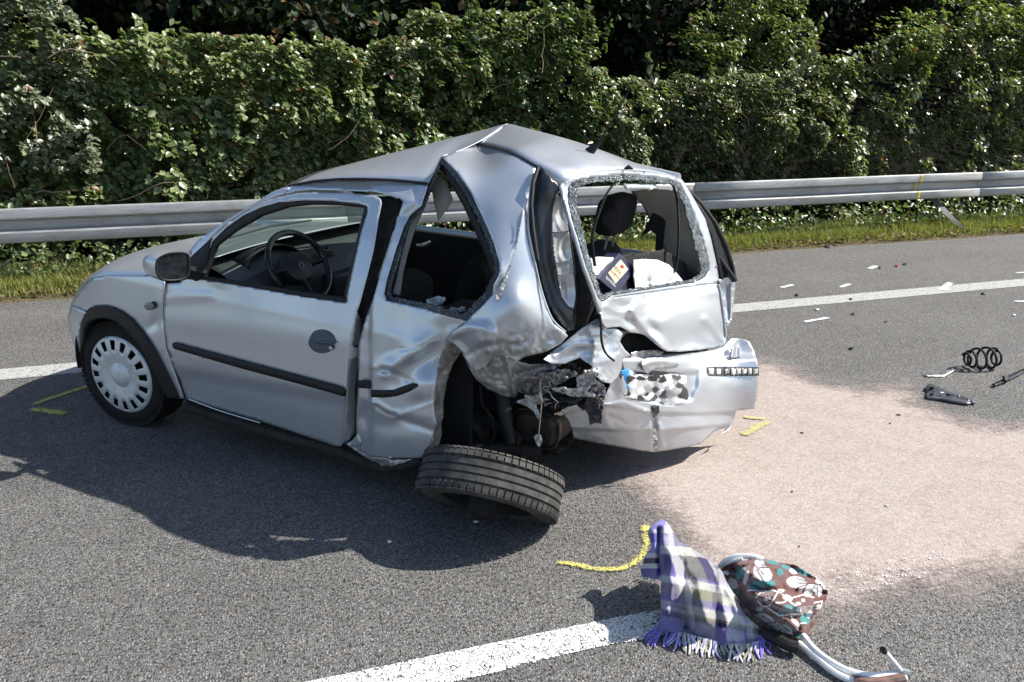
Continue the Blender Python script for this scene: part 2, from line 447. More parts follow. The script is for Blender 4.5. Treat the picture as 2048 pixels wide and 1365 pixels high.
# oil absorbent sand strewn behind the wreck
sand_px = [(1120, 890), (1240, 850), (1320, 800), (1400, 745), (1480, 716), (1530, 712), (1600, 730), (1660, 757), (1730, 763), (1800, 752), (1850, 770), (1880, 805), (1960, 832), (2060, 832),
           (2300, 850), (2420, 1000), (2340, 1140), (2060, 1200), (1950, 1222), (1850, 1230), (1760, 1258), (1650, 1280), (1560, 1300), (1470, 1270), (1380, 1190), (1310, 1110), (1260, 1030), (1190, 960)]
SANDPOLY = catmull([tuple(gpt(*p)[:2]) for p in sand_px], 4)
snd = decal('absorbent_sand', SANDPOLY, M_SAND, .006, .42, .05, None, 'stuff'); snd.rotation_euler = (0, 0, PH); tag(snd, 'pinkish oil absorbent sand spread over the asphalt behind the wreck', 'sand')

# verge behind the rail, and a bank added to shut out light and sky
def verge():
    S = np.arange(-14, 24.01, .2); Nn = [7.50, 7.60, 7.75, 7.95, 8.2, 8.5, 8.8, 9.2, 9.8, 10.4, 11.0, 12.5, 16, 24]
    Z = [-.03, .005, .03, .04, .05, .05, .05, .1, .3, .7, 1.0, 1.9, 4.6, 9.5]
    vs = []; fs = []
    for s in S:
        for n, z in zip(Nn, Z): vs.append(tuple(road(s, n, z+(.02*noise.noise(Vector((s*2, n*3, 0))) if n > 7.55 else 0))))
    k = len(Nn)
    for i in range(len(S)-1):
        for j in range(k-1): fs.append((i*k+j, (i+1)*k+j, (i+1)*k+j+1, i*k+j+1))
    return vs, fs
o = mesh_obj('verge', *verge(), M_SOIL, smooth=True)
M_SOILD = simple('leaf mould darkened as shade', (.008, .0075, .005), .95, 0, .4, 12, 0, 200, .03); o.data.materials.append(M_SOILD)  # near-black colour paints in the shade behind the hedge
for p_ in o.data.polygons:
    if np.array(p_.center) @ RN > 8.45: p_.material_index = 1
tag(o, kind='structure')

# ------------------------------------------------------------------ crash barrier
M_GALV = None
def mat_galv():
    m, nt, out = newmat('galvanised steel'); c = coords(nt)
    mp = N(nt, 'ShaderNodeMapping'); tc = N(nt, 'ShaderNodeTexCoord'); L(nt, tc.outputs['Object'], mp.inputs[0]); mp.inputs['Scale'].default_value = (1, 1, 10)
    n = noi(nt, mp.outputs[0], 5, 5, .65); sp = noi(nt, c, 90, 3, .5); gr = noi(nt, c, 2.2, 4, .6)
    col = mixc(nt, mapr(nt, n, .3, .7), (.30, .30, .295), (.47, .47, .46))
    col = mixc(nt, mapr(nt, gr, .52, .75, 0, .6), col, (.20, .19, .165))
    col = mixc(nt, 1.0, col, mapr(nt, sp, .3, .7, .88, 1.1), 'MULTIPLY')
    p = pbsdf(nt, out, Base_Color=col, Metallic=.45, Roughness=mapr(nt, n, .3, .7, .42, .62))
    bumpn(nt, p, sp, .15, .002); return m
M_GALV = mat_galv()
M_BOLT = simple('zinc bolt', (.32, .31, .30), .45, .7, .25, 60)
M_SPRAYY = simple('yellow rail paint', (.62, .52, .05), .6, 0, .3, 60)
rail = empty('crash_barrier', 'long galvanised steel crash barrier running along the grass verge behind the car', 'guardrail', road(0, 8.05, 0))
PROF = [(.045, .750), (.020, .752), (.004, .744), (0, .735), (0, .668), (.006, .657), (.078, .640), (.084, .632), (.084, .566), (.078, .558), (.006, .544), (0, .533), (0, .462), (.004, .452), (.020, .444), (.045, .446)]
def beam(s0, s1, dn=0.0):
    mb = MB(); S = np.linspace(s0, s1, 7); k = len(PROF); vs = []; fs = []
    for s in S:
        wv = .006*noise.noise(Vector((s*.6, 2, 0)))
        for a, z in PROF: vs.append(road(s, 8.0+a+dn+wv, z+.5*wv)-rail.location)
    for i in range(len(S)-1):
        for j in range(k-1): fs.append((i*k+j, (i+1)*k+j, (i+1)*k+j+1, i*k+j+1))
    mb.add(vs, fs); o = mb.build('beam', M_GALV, rail, True, 25)
    md = o.modifiers.new('t', 'SOLIDIFY'); md.thickness = .004; md.offset = 0
    return o
for i, s0 in enumerate((-7.30, -3.27, .77, 4.80, 8.83, 12.86)):
    bm_ = beam(s0-.13, s0+4.03, -.0045 if i % 2 else .0)
    for ds, zz in ((.02, .71), (.15, .71), (.02, .50), (.15, .50)):
        q = road(s0+ds, 7.996, zz)-rail.location
        mb = MB().lathe([(0, .0), (.017, .0), (.017, -.006), (.010, -.012), (.010, -.016), (0, -.017)], Matrix.Translation(q) @ Matrix.Rotation(PH, 4, 'Z') @ Matrix.Rotation(-math.pi/2, 4, 'X'), 10)
        b_ = MB(); b_.lathe([(0.017, .004), (.017, -.006), (.011, -.014), (.0, -.016)], Matrix.Translation(q) @ Matrix.Rotation(PH, 4, 'Z') @ Matrix.Rotation(-math.pi/2, 4, 'X').inverted(), 10)
        b_.build('bolt', M_BOLT, rail)
    for ds in (1.35, 2.65):
        q = road(s0+ds, 8.080, .598)-rail.location
        b_ = MB(); b_.lathe([(0.016, .004), (.016, -.004), (.010, -.012), (.0, -.014)], Matrix.Translation(q) @ Matrix.Rotation(PH, 4, 'Z') @ Matrix.Rotation(-math.pi/2, 4, 'X').inverted(), 8)
        b_.build('bolt', M_BOLT, rail)
    for ds in ((.10,) if i in (0, 2, 3, 5) else ()):
        mb = MB(); rot = Matrix.Rotation(PH, 3, 'Z')
        for off, sz in (((0, .02, 0), (.10, .006, .80)), ((-.05, .045, 0), (.006, .055, .80)), ((.05, .045, 0), (.006, .055, .80))):
            mb.box(road(s0+ds, 8.098, .34)-rail.location + rot @ Vector(off), sz, rot)
        mb.build('post', M_GALV, rail, False)
        MB().box(road(s0+ds, 8.106, .598)-rail.location, (.08, .035, .12), rot).build('spacer', M_GALV, rail, False)
# yellow police paint stripe across the beam
def rail_stripe(sm):
    vs = []; fs = []
    for i, (a, z) in enumerate(PROF[2:14]):
        for ds in (-.018, .018): vs.append(road(sm+ds+.02*(z-.6)*2, 8.0+a-.0085, z)-rail.location)
    for i in range(11): fs.append((2*i, 2*i+1, 2*i+3, 2*i+2))
    mesh_obj('paint_stripe', vs, fs, M_SPRAYY, rail)
rail_stripe(7.86)
# bent steel strap hanging off the barrier into the grass
M_STRAP = simple('weathered steel strap', (.055, .055, .055), .65, .2, .3, 20)
def brace():
    A = [road(8.20, 8.10, .42), road(8.26, 8.02, .34), road(8.36, 7.92, .20), road(8.50, 7.86, .08), road(8.62, 7.83, .055), road(8.70, 7.82, .06)]
    o = empty('steel_strap', 'bent grey steel strap leaning out of the grass under the crash barrier', 'metal strap', A[-2])
    C = catmull([tuple(a) for a in A], 4, False); mb = MB(); wv = Vector(RS)*.05; th = Vector(RN)*.008+Vector((0, 0, .006)); vs = []; fs = []
    for p in C:
        p = Vector(p)-o.location
        vs += [p-wv, p+wv, p+wv+th, p-wv+th]
    for i in range(len(C)-1):
        for k in range(4): fs.append((i*4+k, i*4+(k+1) % 4, i*4+4+(k+1) % 4, i*4+4+k))
    fs += [(3, 2, 1, 0), tuple(len(vs)-4+k for k in range(4))]
    mb.add(vs, fs); mb.build('strap', M_STRAP, o, False)
brace()

# ------------------------------------------------------------------ vegetation
def mat_leaf(name, dark, light, gloss=.35, trans=.25, spec=.5):
    m, nt, out = newmat(name)
    at = N(nt, 'ShaderNodeAttribute', attribute_name='Col'); sp = N(nt, 'ShaderNodeSeparateColor'); L(nt, at.outputs['Color'], sp.inputs[0])
    c = coords(nt); n = noi(nt, c, 40, 3, .5)
    col = mixc(nt, sp.outputs[0], dark, light)
    col = mixc(nt, mapr(nt, sp.outputs[1], .95, .97), col, (.16, .075, .03))
    col = mixc(nt, 1.0, col, mapr(nt, n, .3, .7, .8, 1.15), 'MULTIPLY')
    p = N(nt, 'ShaderNodeBsdfPrincipled'); setp(nt, p, 'Base Color', col); setp(nt, p, 'Roughness', gloss); setp(nt, p, 'Specular IOR Level', spec)
    t = N(nt, 'ShaderNodeBsdfTranslucent'); L(nt, mixc(nt, 1.0, col, (1.3, 1.5, .5), 'MULTIPLY'), t.inputs[0])
    mx = N(nt, 'ShaderNodeMixShader'); mx.inputs[0].default_value = trans
    L(nt, p.outputs[0], mx.inputs[1]); L(nt, t.outputs[0], mx.inputs[2]); L(nt, mx.outputs[0], out.inputs[0])
    return m
def leaves(name, P, nrm, size, mat, parent, aspect=.6, droop=.0, shape=6):
    """P (n,3), nrm (n,3) leaf normals; one mesh of folded pointed leaves"""
    n = len(P); size = np.broadcast_to(size, (n,)) * RNG.uniform(.5, 1.5, n)
    nrm = nrm/np.linalg.norm(nrm, axis=1)[:, None]
    r = RNG.normal(size=(n, 3)); r[:, 2] -= droop
    a = r - nrm*(r*nrm).sum(1)[:, None]; a /= np.linalg.norm(a, axis=1)[:, None]; b = np.cross(nrm, a)
    fold = RNG.uniform(.05, .35, n)[:, None]*nrm
    S = size[:, None]; w = aspect*.5
    pts = [P-a*S*.5, P-a*S*.12+b*S*w+fold*S*w, P+a*S*.18+b*S*w*.8+fold*S*w, P+a*S*.5-nrm*S*.08, P+a*S*.18-b*S*w*.8+fold*S*w, P-a*S*.12-b*S*w+fold*S*w]
    V = np.stack(pts, 1).reshape(-1, 3); i = np.arange(n)[:, None]*6
    Fc = np.concatenate([i+np.array([[0, 1, 2, 3]]), i+np.array([[0, 3, 4, 5]])])
    me = bpy.data.meshes.new(name); me.vertices.add(len(V)); me.vertices.foreach_set('co', V.astype(np.float32).ravel())
    me.loops.add(len(Fc)*4); me.loops.foreach_set('vertex_index', Fc.astype(np.int32).ravel())
    me.polygons.add(len(Fc)); me.polygons.foreach_set('loop_start', (np.arange(len(Fc))*4).astype(np.int32))
    me.update(calc_edges=True)
    ca = me.color_attributes.new('Col', 'FLOAT_COLOR', 'POINT')
    c = np.stack([RNG.uniform(0, 1, n), RNG.uniform(0, 1, n), RNG.uniform(0, 1, n), np.ones(n)], 1)
    ca.data.foreach_set('color', np.repeat(c, 6, 0).astype(np.float32).ravel())
    me.materials.append(mat); o = bpy.data.objects.new(name, me); COL.objects.link(o)
    if parent: o.parent = parent
    return o
def fbm(p, o=3):
    return sum(noise.noise(p*(2.03**i))*.55**i for i in range(o))
M_LA = mat_leaf('ivy leaf', (.060, .098, .030), (.260, .310, .130), .37, .30, .7)
M_LB = mat_leaf('creeper leaf', (.048, .084, .028), (.205, .260, .105), .36, .28, .7)
M_LC = mat_leaf('bramble leaf', (.066, .092, .044), (.270, .300, .190), .36, .25, .8)
M_LD = mat_leaf('tree leaf darkened as shade', (.007, .016, .005), (.026, .046, .012), .6, .15, .3)  # leaf colour kept nearly black to paint in the trees' shade
M_LE = mat_leaf('dry leaf', (.10, .060, .025), (.22, .15, .075), .7, .2)
M_TWIG = simple('twig bark', (.13, .085, .055), .85, 0, .35, 40)
M_TWIGP = simple('pale dry twig', (.30, .22, .16), .85, 0, .3, 40)
M_BARK = simple('tree bark', (.055, .043, .032), .9, 0, .4, 25, .6, 40)

SUNV = np.array(sdir)
def px_to_sz(u, v, nn):
    d = rays(u, v)[0]; t = (nn)/(d@RN) if True else 0
    t = (nn-CAMP@RN)/(d@RN); p = CAMP+d*t; return p@RS, p[2]
def hedge(label, top, n0, depth, count, size, mat, seed, base=.02, cat='hedge', name='ivy_hedge', aspect=.62, up=.35, gap=.30, twigs=10, group=None, mat2=None, thick=.6):
    """top: survey points (u, v) of the hedge's upper edge at distance n0 from the origin; leaves fill a clumpy volume behind an uneven face"""
    T = np.array([px_to_sz(u, v, n0) for u, v in top]); T = T[np.argsort(T[:, 0])]
    s0, s1 = T[0, 0], T[-1, 0]
    root = empty(name, label, cat, road((s0+s1)/2, n0+.3, .03), group)
    P = []; NR = []
    tot = 0
    while tot < count:
        m = 6000
        s = RNG.uniform(s0, s1, m); zt = np.interp(s, T[:, 0], T[:, 1]); z = base+(RNG.uniform(0, 1, m)**.95)*(zt*1.03-base)
        for i in range(m):
            p = Vector((s[i]*.9+seed*11, z[i]*1.1, seed))
            f = fbm(p, 3)*1.25 + .45*noise.noise(Vector((s[i]*2.6+seed*5, z[i]*2.6, 9+seed))); g2 = noise.noise(Vector((s[i]*4.2+seed, z[i]*4.2, 5+seed))) + .6*noise.noise(Vector((s[i]*9+seed, z[i]*9, 5+seed)))
            face = n0 + .10 - .32*f + (.35*max(0, (z[i]-zt[i]*.72)/max(.3, zt[i]*.28))**2)*thick + max(0, .5-z[i])*.25
            dd = RNG.exponential(.10)
            if g2 < -gap*.5: dd += RNG.uniform(.35, .9)
            if z[i] > zt[i]+.10*f+.06*g2: continue
            if dd > depth: continue
            # dense face needs fewer hidden leaves
            P.append(np.array(road(s[i]+RNG.normal(0, .02), face+dd, z[i])))
            tl = max(0, (z[i]/zt[i]-.75)*3)
            NR.append(-RN*.55 + np.array([0, 0, up+tl]) + SUNV*1.15 + RNG.normal(0, .55, 3)); tot += 1
            if tot >= count: break
    for k in range(16):                        # loose shoots standing out of the top
        s = RNG.uniform(s0+.1, s1-.1); zt = float(np.interp(s, T[:, 0], T[:, 1])); ln = RNG.uniform(.12, .38); dr = RNG.normal(0, .35, 2)
        for j in range(int(ln*60)):
            t = RNG.uniform(0, 1); P.append(np.array(road(s+dr[0]*t*ln+RNG.normal(0, .02), n0+.15+dr[1]*t*ln*.5, zt-.08+t*ln))); NR.append(SUNV+RNG.normal(0, .6, 3))
    P = np.array(P)-np.array(root.location); NR = np.array(NR)
    if mat2:
        k = np.array([noise.noise(Vector(p*1.7+np.array([seed*3, 0, 0]))) for p in P]) + RNG.normal(0, .15, len(P)) > .12
        tag(leaves('foliage', P[~k], NR[~k], size, mat, root, aspect, .5), kind='stuff'); tag(leaves('foliage', P[k], NR[k], size*.8, mat2, root, aspect, .5), kind='stuff')
    else: tag(leaves('foliage', P, NR, size, mat, root, aspect, .5), kind='stuff')
    for k in range(int(twigs*.45)):
        s = random.uniform(s0+.2, s1-.2); zt = np.interp(s, T[:, 0], T[:, 1]); z = random.uniform(.25, .95)*zt
        q = Vector(road(s, n0-.08+random.uniform(-.1, .12), z))-root.location; d = Vector((random.gauss(0, 1), random.gauss(0, .3), random.gauss(.5, .8))).normalized()
        pts = [q]
        for j in range(6):
            d = (d+Vector((random.gauss(0, .25), random.gauss(0, .2), random.gauss(-.05, .25)))).normalized(); pts.append(pts[-1]+d*random.uniform(.06, .13))
        MB().tube(pts, [.0045-.0005*j for j in range(7)], 5).build('branch', random.choice([M_TWIG, M_TWIGP, M_TWIG]), root)
    return root
hedge('tall leafy green hedge filling the left of the picture behind the barrier', [(-420, 60), (-200, 40), (0, 60), (110, 62), (300, 72), (480, 82), (640, 92), (720, 84)], 8.75, .9, 34000, .082, M_LA, 1, up=.45, mat2=M_LB, twigs=26)
hedge('ivy mound rising highest behind the car roof at the centre', [(700, 90), (790, 62), (850, 25), (920, 12), (1000, 15), (1080, 12), (1150, 14), (1195, 40), (1220, 95), (1250, 150)], 8.80, .9, 29000, .078, M_LB, 2, up=.4, gap=.18, mat2=M_LA, twigs=16)
hedge('lower hedge with pale glossy leaves right of the car roof', [(1235, 150), (1300, 152), (1400, 150), (1500, 150), (1600, 140), (1690, 125), (1740, 125)], 8.75, .9, 25000, .072, M_LC, 3, up=.5, mat2=M_LB, twigs=18)
hedge('hedge with reddish twigs rising towards the right edge of the picture', [(1700, 118), (1760, 100), (1830, 70), (1900, 55), (2048, 40), (2250, 20), (2500, 30)], 8.75, .9, 30000, .073, M_LC, 4, up=.4, mat2=M_LA, twigs=22)
hedge('light green bramble bush climbing above the lower hedge in front of dark trees', [(1400, 95), (1440, 30), (1520, -30), (1600, -40), (1645, -10), (1665, 60), (1670, 130)], 9.45, .8, 9000, .062, M_LA, 5, base=1.4, cat='bush', name='bramble_bush', up=.5, gap=.1, twigs=10)
hedge('leafy shoots with fresh green leaves topping the right hand hedge', [(1810, 60), (1850, 10), (1900, 25), (1960, 0), (2048, 12), (2200, -10)], 9.0, .6, 3600, .085, M_LA, 6, base=1.95, cat='shrub', name='leafy_shrub', up=.8, gap=.1, twigs=6)
hedge('thin leafy sapling with pinkish stems at the left edge of the picture', [(-160, -60), (-60, -40), (20, -30), (90, -10), (150, 60)], 8.60, .5, 4200, .060, M_LC, 7, base=1.0, cat='sapling', name='leafy_sapling', up=.5, gap=.05, twigs=12)
# dark trees behind
def tree(label, s, n, h, rad, z0, count, seed):
    zb = float(np.interp(n, [10.4, 11, 12.5, 16], [.7, 1.0, 1.9, 4.6]))-.05
    root = empty('dark_tree', label, 'tree', road(s, n, zb), 'shaded trees behind the hedge')
    base = Vector(road(s, n, .7))
    tr = [Vector((0, 0, -.3)), Vector((.05, 0, h*.3)), Vector((-.05, .08, h*.6)), Vector((0, 0, h*.9))]
    MB().tube([Vector(q) for q in catmull([tuple(t) for t in tr], 4, False)], list(np.linspace(.14, .04, 13)), 9).build('trunk', M_BARK, root)
    rnd = random.Random(seed)
    tips = []
    for k in range(9):
        a = rnd.uniform(0, 6.28); z = h*rnd.uniform(.25, .8); ln = rad*rnd.uniform(.5, .9)
        p = [Vector((0, 0, z))]; d = Vector((math.cos(a), math.sin(a), rnd.uniform(.2, .7)))
        for j in range(4): p.append(p[-1]+d*ln/4); d += Vector((rnd.gauss(0, .2), rnd.gauss(0, .2), rnd.gauss(0, .15)))
        MB().tube(p, [.05, .04, .03, .02, .01], 6).build('branch', M_BARK, root); tips.append(p[-1])
    cl = [np.array([rnd.gauss(0, .55)*rad, rnd.gauss(0, .55)*rad, z0+(h-z0)*rnd.uniform(0, 1)]) for _ in range(64)]
    ci = RNG.integers(0, len(cl), count)
    P = np.array(cl)[ci] + RNG.normal(0, .30, (count, 3))*np.array([1.2, 1.2, .8])
    NR = RNG.normal(0, .7, (count, 3)) + np.array([0, 0, .6]) - RN*.4
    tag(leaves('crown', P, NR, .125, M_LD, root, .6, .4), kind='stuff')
TL = ['shaded dark tree above the left hedge, left of the car', 'shaded dark tree above the hedge over the bonnet', 'shaded dark tree behind the ivy mound', 'shaded dark tree between the ivy mound and the bramble bush',
      'shaded dark tree right of the bramble bush', 'shaded dark tree at the right edge behind the hedge', 'shaded dark tree at the far left edge behind the hedge']
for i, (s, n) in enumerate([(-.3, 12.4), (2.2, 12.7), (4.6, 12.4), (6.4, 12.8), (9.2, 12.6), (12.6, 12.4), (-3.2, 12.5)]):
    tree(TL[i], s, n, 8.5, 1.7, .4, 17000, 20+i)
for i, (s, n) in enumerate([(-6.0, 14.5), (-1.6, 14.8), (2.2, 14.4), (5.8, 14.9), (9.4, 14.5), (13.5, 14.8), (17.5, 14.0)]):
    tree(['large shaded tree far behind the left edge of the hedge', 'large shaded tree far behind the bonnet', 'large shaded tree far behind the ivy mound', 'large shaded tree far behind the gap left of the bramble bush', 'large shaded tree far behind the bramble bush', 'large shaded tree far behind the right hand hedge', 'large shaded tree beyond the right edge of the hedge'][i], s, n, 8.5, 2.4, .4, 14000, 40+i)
# grass on the verge
def grass():
    n = 95000; s = RNG.uniform(-5, 14, n); k = RNG.uniform(0, 1, n)
    nn = np.where(k < .8, RNG.uniform(7.60, 8.25, n), RNG.uniform(8.2, 8.9, n))
    dens = np.array([noise.noise(Vector((a*1.6, b*4, 0)))+.5*noise.noise(Vector((a*5, b*9, 3))) for a, b in zip(s, nn)])
    edge = np.clip((nn-7.58)/.25, .15, 1)
    keep = (dens > RNG.uniform(-.75, .25, n)) & (RNG.uniform(0, 1, n) < edge+.15); s, nn = s[keep], nn[keep]; m = len(s)
    h = RNG.uniform(.035, .125, m)*np.clip((nn-7.5)/.3, .45, 1.25); w = RNG.uniform(.0025, .005, m)
    B = RS[None]*s[:, None]+RN[None]*nn[:, None]; B[:, 2] = .035
    a = RNG.uniform(0, 6.283, m); d = np.stack([np.cos(a), np.sin(a), np.zeros(m)], 1); e = np.stack([-np.sin(a), np.cos(a), np.zeros(m)], 1)
    lean = RNG.uniform(.1, .9, m)[:, None]*h[:, None]; up = np.array([0, 0, 1.])[None]*h[:, None]
    V = np.stack([B-e*w[:, None], B+e*w[:, None], B+up*.6+d*lean*.35+e*w[:, None]*.8, B+up*.6+d*lean*.35-e*w[:, None]*.8, B+up*.95+d*lean], 1).reshape(-1, 3)
    i = np.arange(m)[:, None]*5
    faces = (i+np.array([[0, 1, 2, 3]])).tolist()+(i+np.array([[3, 2, 4]])).tolist()
    me = bpy.data.meshes.new('grass'); me.from_pydata(V.tolist(), [], faces)
    ca = me.color_attributes.new('Col', 'FLOAT_COLOR', 'POINT')
    c = np.stack([RNG.uniform(0, 1, m), RNG.uniform(.0, .99, m), RNG.uniform(0, 1, m), np.ones(m)], 1)
    ca.data.foreach_set('color', np.repeat(c, 5, 0).astype(np.float32).ravel())
    me.materials.append(mat_leaf('grass blade', (.105, .135, .034), (.34, .33, .125), .7, .35, .2))
    o = bpy.data.objects.new('grass', me); COL.objects.link(o); tag(o, 'short green grass growing along the verge under the barrier', 'grass', kind='stuff')
grass()
def litter(n=2600):
    s = RNG.uniform(-5, 14, n); nn = 7.62+np.abs(RNG.normal(0, .3, n))
    P = RS[None]*s[:, None]+RN[None]*nn[:, None]; P[:, 2] = .05+RNG.uniform(0, .03, n)
    NR = RNG.normal(0, .4, (n, 3))+np.array([0, 0, 1.])
    o = leaves('leaf_litter', P, NR, .05, M_LE, None, .6); tag(o, 'dry brown leaves strewn through the grass verge', 'leaf litter', kind='stuff')
litter()
def weeds():
    n = 9000; s = RNG.uniform(-4, 13, n); k = np.array([noise.noise(Vector((a*1.1, 0, 4))) for a in s]); keep = RNG.uniform(-.5, .5, n) < k+.1; s = s[keep]; m = len(s)
    nn = 8.16+np.abs(RNG.normal(0, .25, m)); z = .05+np.abs(RNG.normal(0, .20, m))
    P = RS[None]*s[:, None]+RN[None]*nn[:, None]; P[:, 2] = z
    NR = RNG.normal(0, .6, (m, 3))+np.array([0, 0, .8])-RN*.6
    o = leaves('weeds', P, NR, .06, M_LB, None, .6); tag(o, 'low leafy weeds growing under the crash barrier', 'weeds', kind='stuff')
weeds()

# ================================================================== THE CAR
def mat_paint(name='silver metallic paint', dirt=.35):
    m, nt, out = newmat(name); c = coords(nt)
    fl = vor(nt, c, 900, 'F1', 'Color'); n = noi(nt, c, 3.5, 5, .6); fine = noi(nt, c, 60, 4, .65)
    geo = N(nt, 'ShaderNodeSeparateXYZ'); L(nt, c, geo.inputs[0])
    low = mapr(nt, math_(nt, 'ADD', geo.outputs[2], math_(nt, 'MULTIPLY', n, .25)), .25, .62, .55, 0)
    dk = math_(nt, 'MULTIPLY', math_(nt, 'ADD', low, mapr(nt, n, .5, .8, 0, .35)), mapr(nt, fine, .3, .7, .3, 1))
    col = mixc(nt, .05, (.53, .56, .60), fl)
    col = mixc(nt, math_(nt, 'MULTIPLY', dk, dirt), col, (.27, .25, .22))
    p = pbsdf(nt, out, Base_Color=col, Metallic=.62, Roughness=math_(nt, 'ADD', mapr(nt, n, .3, .7, .31, .37), math_(nt, 'MULTIPLY', dk, .25)), Coat_Weight=.35, Coat_Roughness=.08)
    bumpn(nt, p, noi(nt, c, 350, 2), .02, .001)
    return m
def mat_glasscrumb(amount=1.0):
    m, nt, out = newmat('shattered tempered glass edge'); c = coords(nt)
    v = N(nt, 'ShaderNodeTexVoronoi', feature='F1'); L(nt, c, v.inputs['Vector']); v.inputs['Scale'].default_value = 260
    sp = N(nt, 'ShaderNodeSeparateColor'); L(nt, v.outputs['Color'], sp.inputs[0]); n = noi(nt, c, 22, 3, .6)
    k = math_(nt, 'MULTIPLY', mapr(nt, sp.outputs[0], .45, .75), mapr(nt, n, .38, .62, .15, 1))
    col = mixc(nt, math_(nt, 'MULTIPLY', k, amount), (.018, .026, .034), (.50, .63, .66))
    p = pbsdf(nt, out, Base_Color=col, Roughness=mapr(nt, sp.outputs[1], 0, 1, .08, .4), Specular_IOR_Level=.8)
    bumpn(nt, p, v.outputs['Distance'], 1.0, .004); return m
def mat_glass(name, tint, rough=.0, refl=1.0):
    m, nt, out = newmat(name)
    t = N(nt, 'ShaderNodeBsdfTransparent'); t.inputs[0].default_value = (*tint, 1)
    gl = N(nt, 'ShaderNodeBsdfGlossy'); gl.inputs['Roughness'].default_value = rough; gl.inputs[0].default_value = (1, 1, 1, 1)
    fr = N(nt, 'ShaderNodeLayerWeight'); fr.inputs[0].default_value = .5
    k = math_(nt, 'ADD', math_(nt, 'MULTIPLY', math_(nt, 'POWER', fr.outputs['Facing'], 4.0), .55*refl), .045)
    mx = N(nt, 'ShaderNodeMixShader'); L(nt, k, mx.inputs[0]); L(nt, t.outputs[0], mx.inputs[1]); L(nt, gl.outputs[0], mx.inputs[2]); L(nt, mx.outputs[0], out.inputs[0])
    return m
def mat_torn(name, a, b, rough=.6, metal=.0, sc=25):
    m, nt, out = newmat(name); c = coords(nt)
    n = noi(nt, c, sc, 6, .7); n2 = noi(nt, c, sc*5, 4, .6)
    col = mixc(nt, mapr(nt, n, .38, .62), a, b); col = mixc(nt, 1.0, col, mapr(nt, n2, .3, .7, .7, 1.2), 'MULTIPLY')
    p = pbsdf(nt, out, Base_Color=col, Metallic=metal, Roughness=rough); bumpn(nt, p, n2, .5, .004); return m
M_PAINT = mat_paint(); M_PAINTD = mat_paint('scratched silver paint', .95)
M_BLK = simple('black trim plastic', (.013, .013, .014), .55, 0, .2, 40, .15, 300, .3)
M_BLKG = simple('glossy black plastic', (.015, .017, .02), .22, 0, .2, 30)
M_RUB = simple('rubber seal', (.012, .012, .012), .65, 0, .2, 60)
M_TYRE = simple('tyre rubber', (.012, .012, .012), .8, 0, .35, 18, .2, 150, .25)
M_TYREW = mat_torn('dusty tyre tread', (.030, .029, .027), (.085, .080, .072), .85, 0, 7)
M_HUBC = simple('silver hubcap plastic', (.60, .61, .62), .42, .35, .12, 20)
M_CHROME = simple('chrome reflector', (.72, .74, .76), .22, .75, .1, 12, .05, 30)
M_LENS = simple('pale lamp reflector', (.72, .72, .71), .25, .35, .15, 14, .1, 40)
M_CRUMB = mat_glasscrumb(.55); M_CRUMBD = mat_glasscrumb(.28)
M_WSCR = mat_glass('green tinted windscreen', (.50, .60, .56), .0, 1.0)
M_WIN = mat_glass('clear side glass', (.80, .86, .85), .0, 1.0)
M_DASH = simple('grey green dashboard plastic', (.060, .070, .070), .55, 0, .15, 60, .2, 500)
M_DASHD = simple('dark dashboard plastic', (.018, .021, .024), .45, 0, .2, 60, .1, 400)
M_INT = simple('black interior cloth', (.007, .007, .008), .9, 0, .3, 40, .2, 200)
M_TAUPE = simple('grey interior trim', (.27, .255, .235), .6, 0, .12, 20)
M_TAUPEL = simple('pale rear pillar trim', (.42, .40, .37), .6, 0, .12, 12)
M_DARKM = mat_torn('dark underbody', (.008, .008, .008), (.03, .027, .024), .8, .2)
M_MUFF = mat_torn('rusty muffler steel', (.022, .018, .015), (.07, .05, .038), .6, .5, 12)
M_TORN = mat_torn('torn dirty steel', (.20, .19, .18), (.50, .50, .50), .42, .5, 9)
M_FOAM = mat_torn('torn white foam and plastic', (.30, .28, .25), (.75, .74, .71), .8, 0, 30)
M_BLKT = mat_torn('torn black plastic', (.012, .012, .013), (.05, .05, .052), .6, 0, 40)
M_LAMPB = simple('grey lamp housing', (.018, .021, .026), .3, .2, .25, 10, .1, 60)
M_HANDLE = simple('blue grey handle plastic', (.055, .070, .088), .4, 0, .15, 60)
M_STEELB = simple('bare steel', (.45, .45, .44), .35, .8, .25, 40)
M_PAPERW = simple('white paper', (.60, .60, .59), .8, 0, .1, 30)

def tps(pts):
    A = np.array(pts, float); P = A[:, :2]/400.0; n = len(A)
    def k(a, b):
        r2 = ((a[:, None]-b[None])**2).sum(2)+1e-9; return .5*r2*np.log(r2)
    K = k(P, P)+np.eye(n)*1e-5; Q = np.concatenate([np.ones((n, 1)), P], 1)
    S = np.zeros((n+3, n+3)); S[:n, :n] = K; S[:n, n:] = Q; S[n:, :n] = Q.T
    w = np.linalg.solve(S, np.concatenate([A[:, 2], np.zeros(3)]))
    return lambda u, v: k(np.stack([u, v], 1)/400.0, P) @ w[:n] + w[n] + (np.stack([u, v], 1)/400.0) @ w[n+1:]
def s_tps(pts):                                # surface through survey points (u, v, lateral y)
    f = tps(pts)
    def g(u, v, o):
        d = rays(u, v) @ CM.T
        return CO + d*((f(u, v)+o-CO[1])/d[:, 1])[:, None]
    g.y = f
    return g
def PYv(u, v, y): return Vector(s_y(y)(np.array([u]), np.array([v]), 0)[0])
def SDv(u, v, o=0): return Vector(s_side(o)(np.array([u]), np.array([v]), 0)[0])
def SFv(surf, u, v, o=0.0): return Vector(surf(np.array([float(u)]), np.array([float(v)]), np.array([o]))[0])

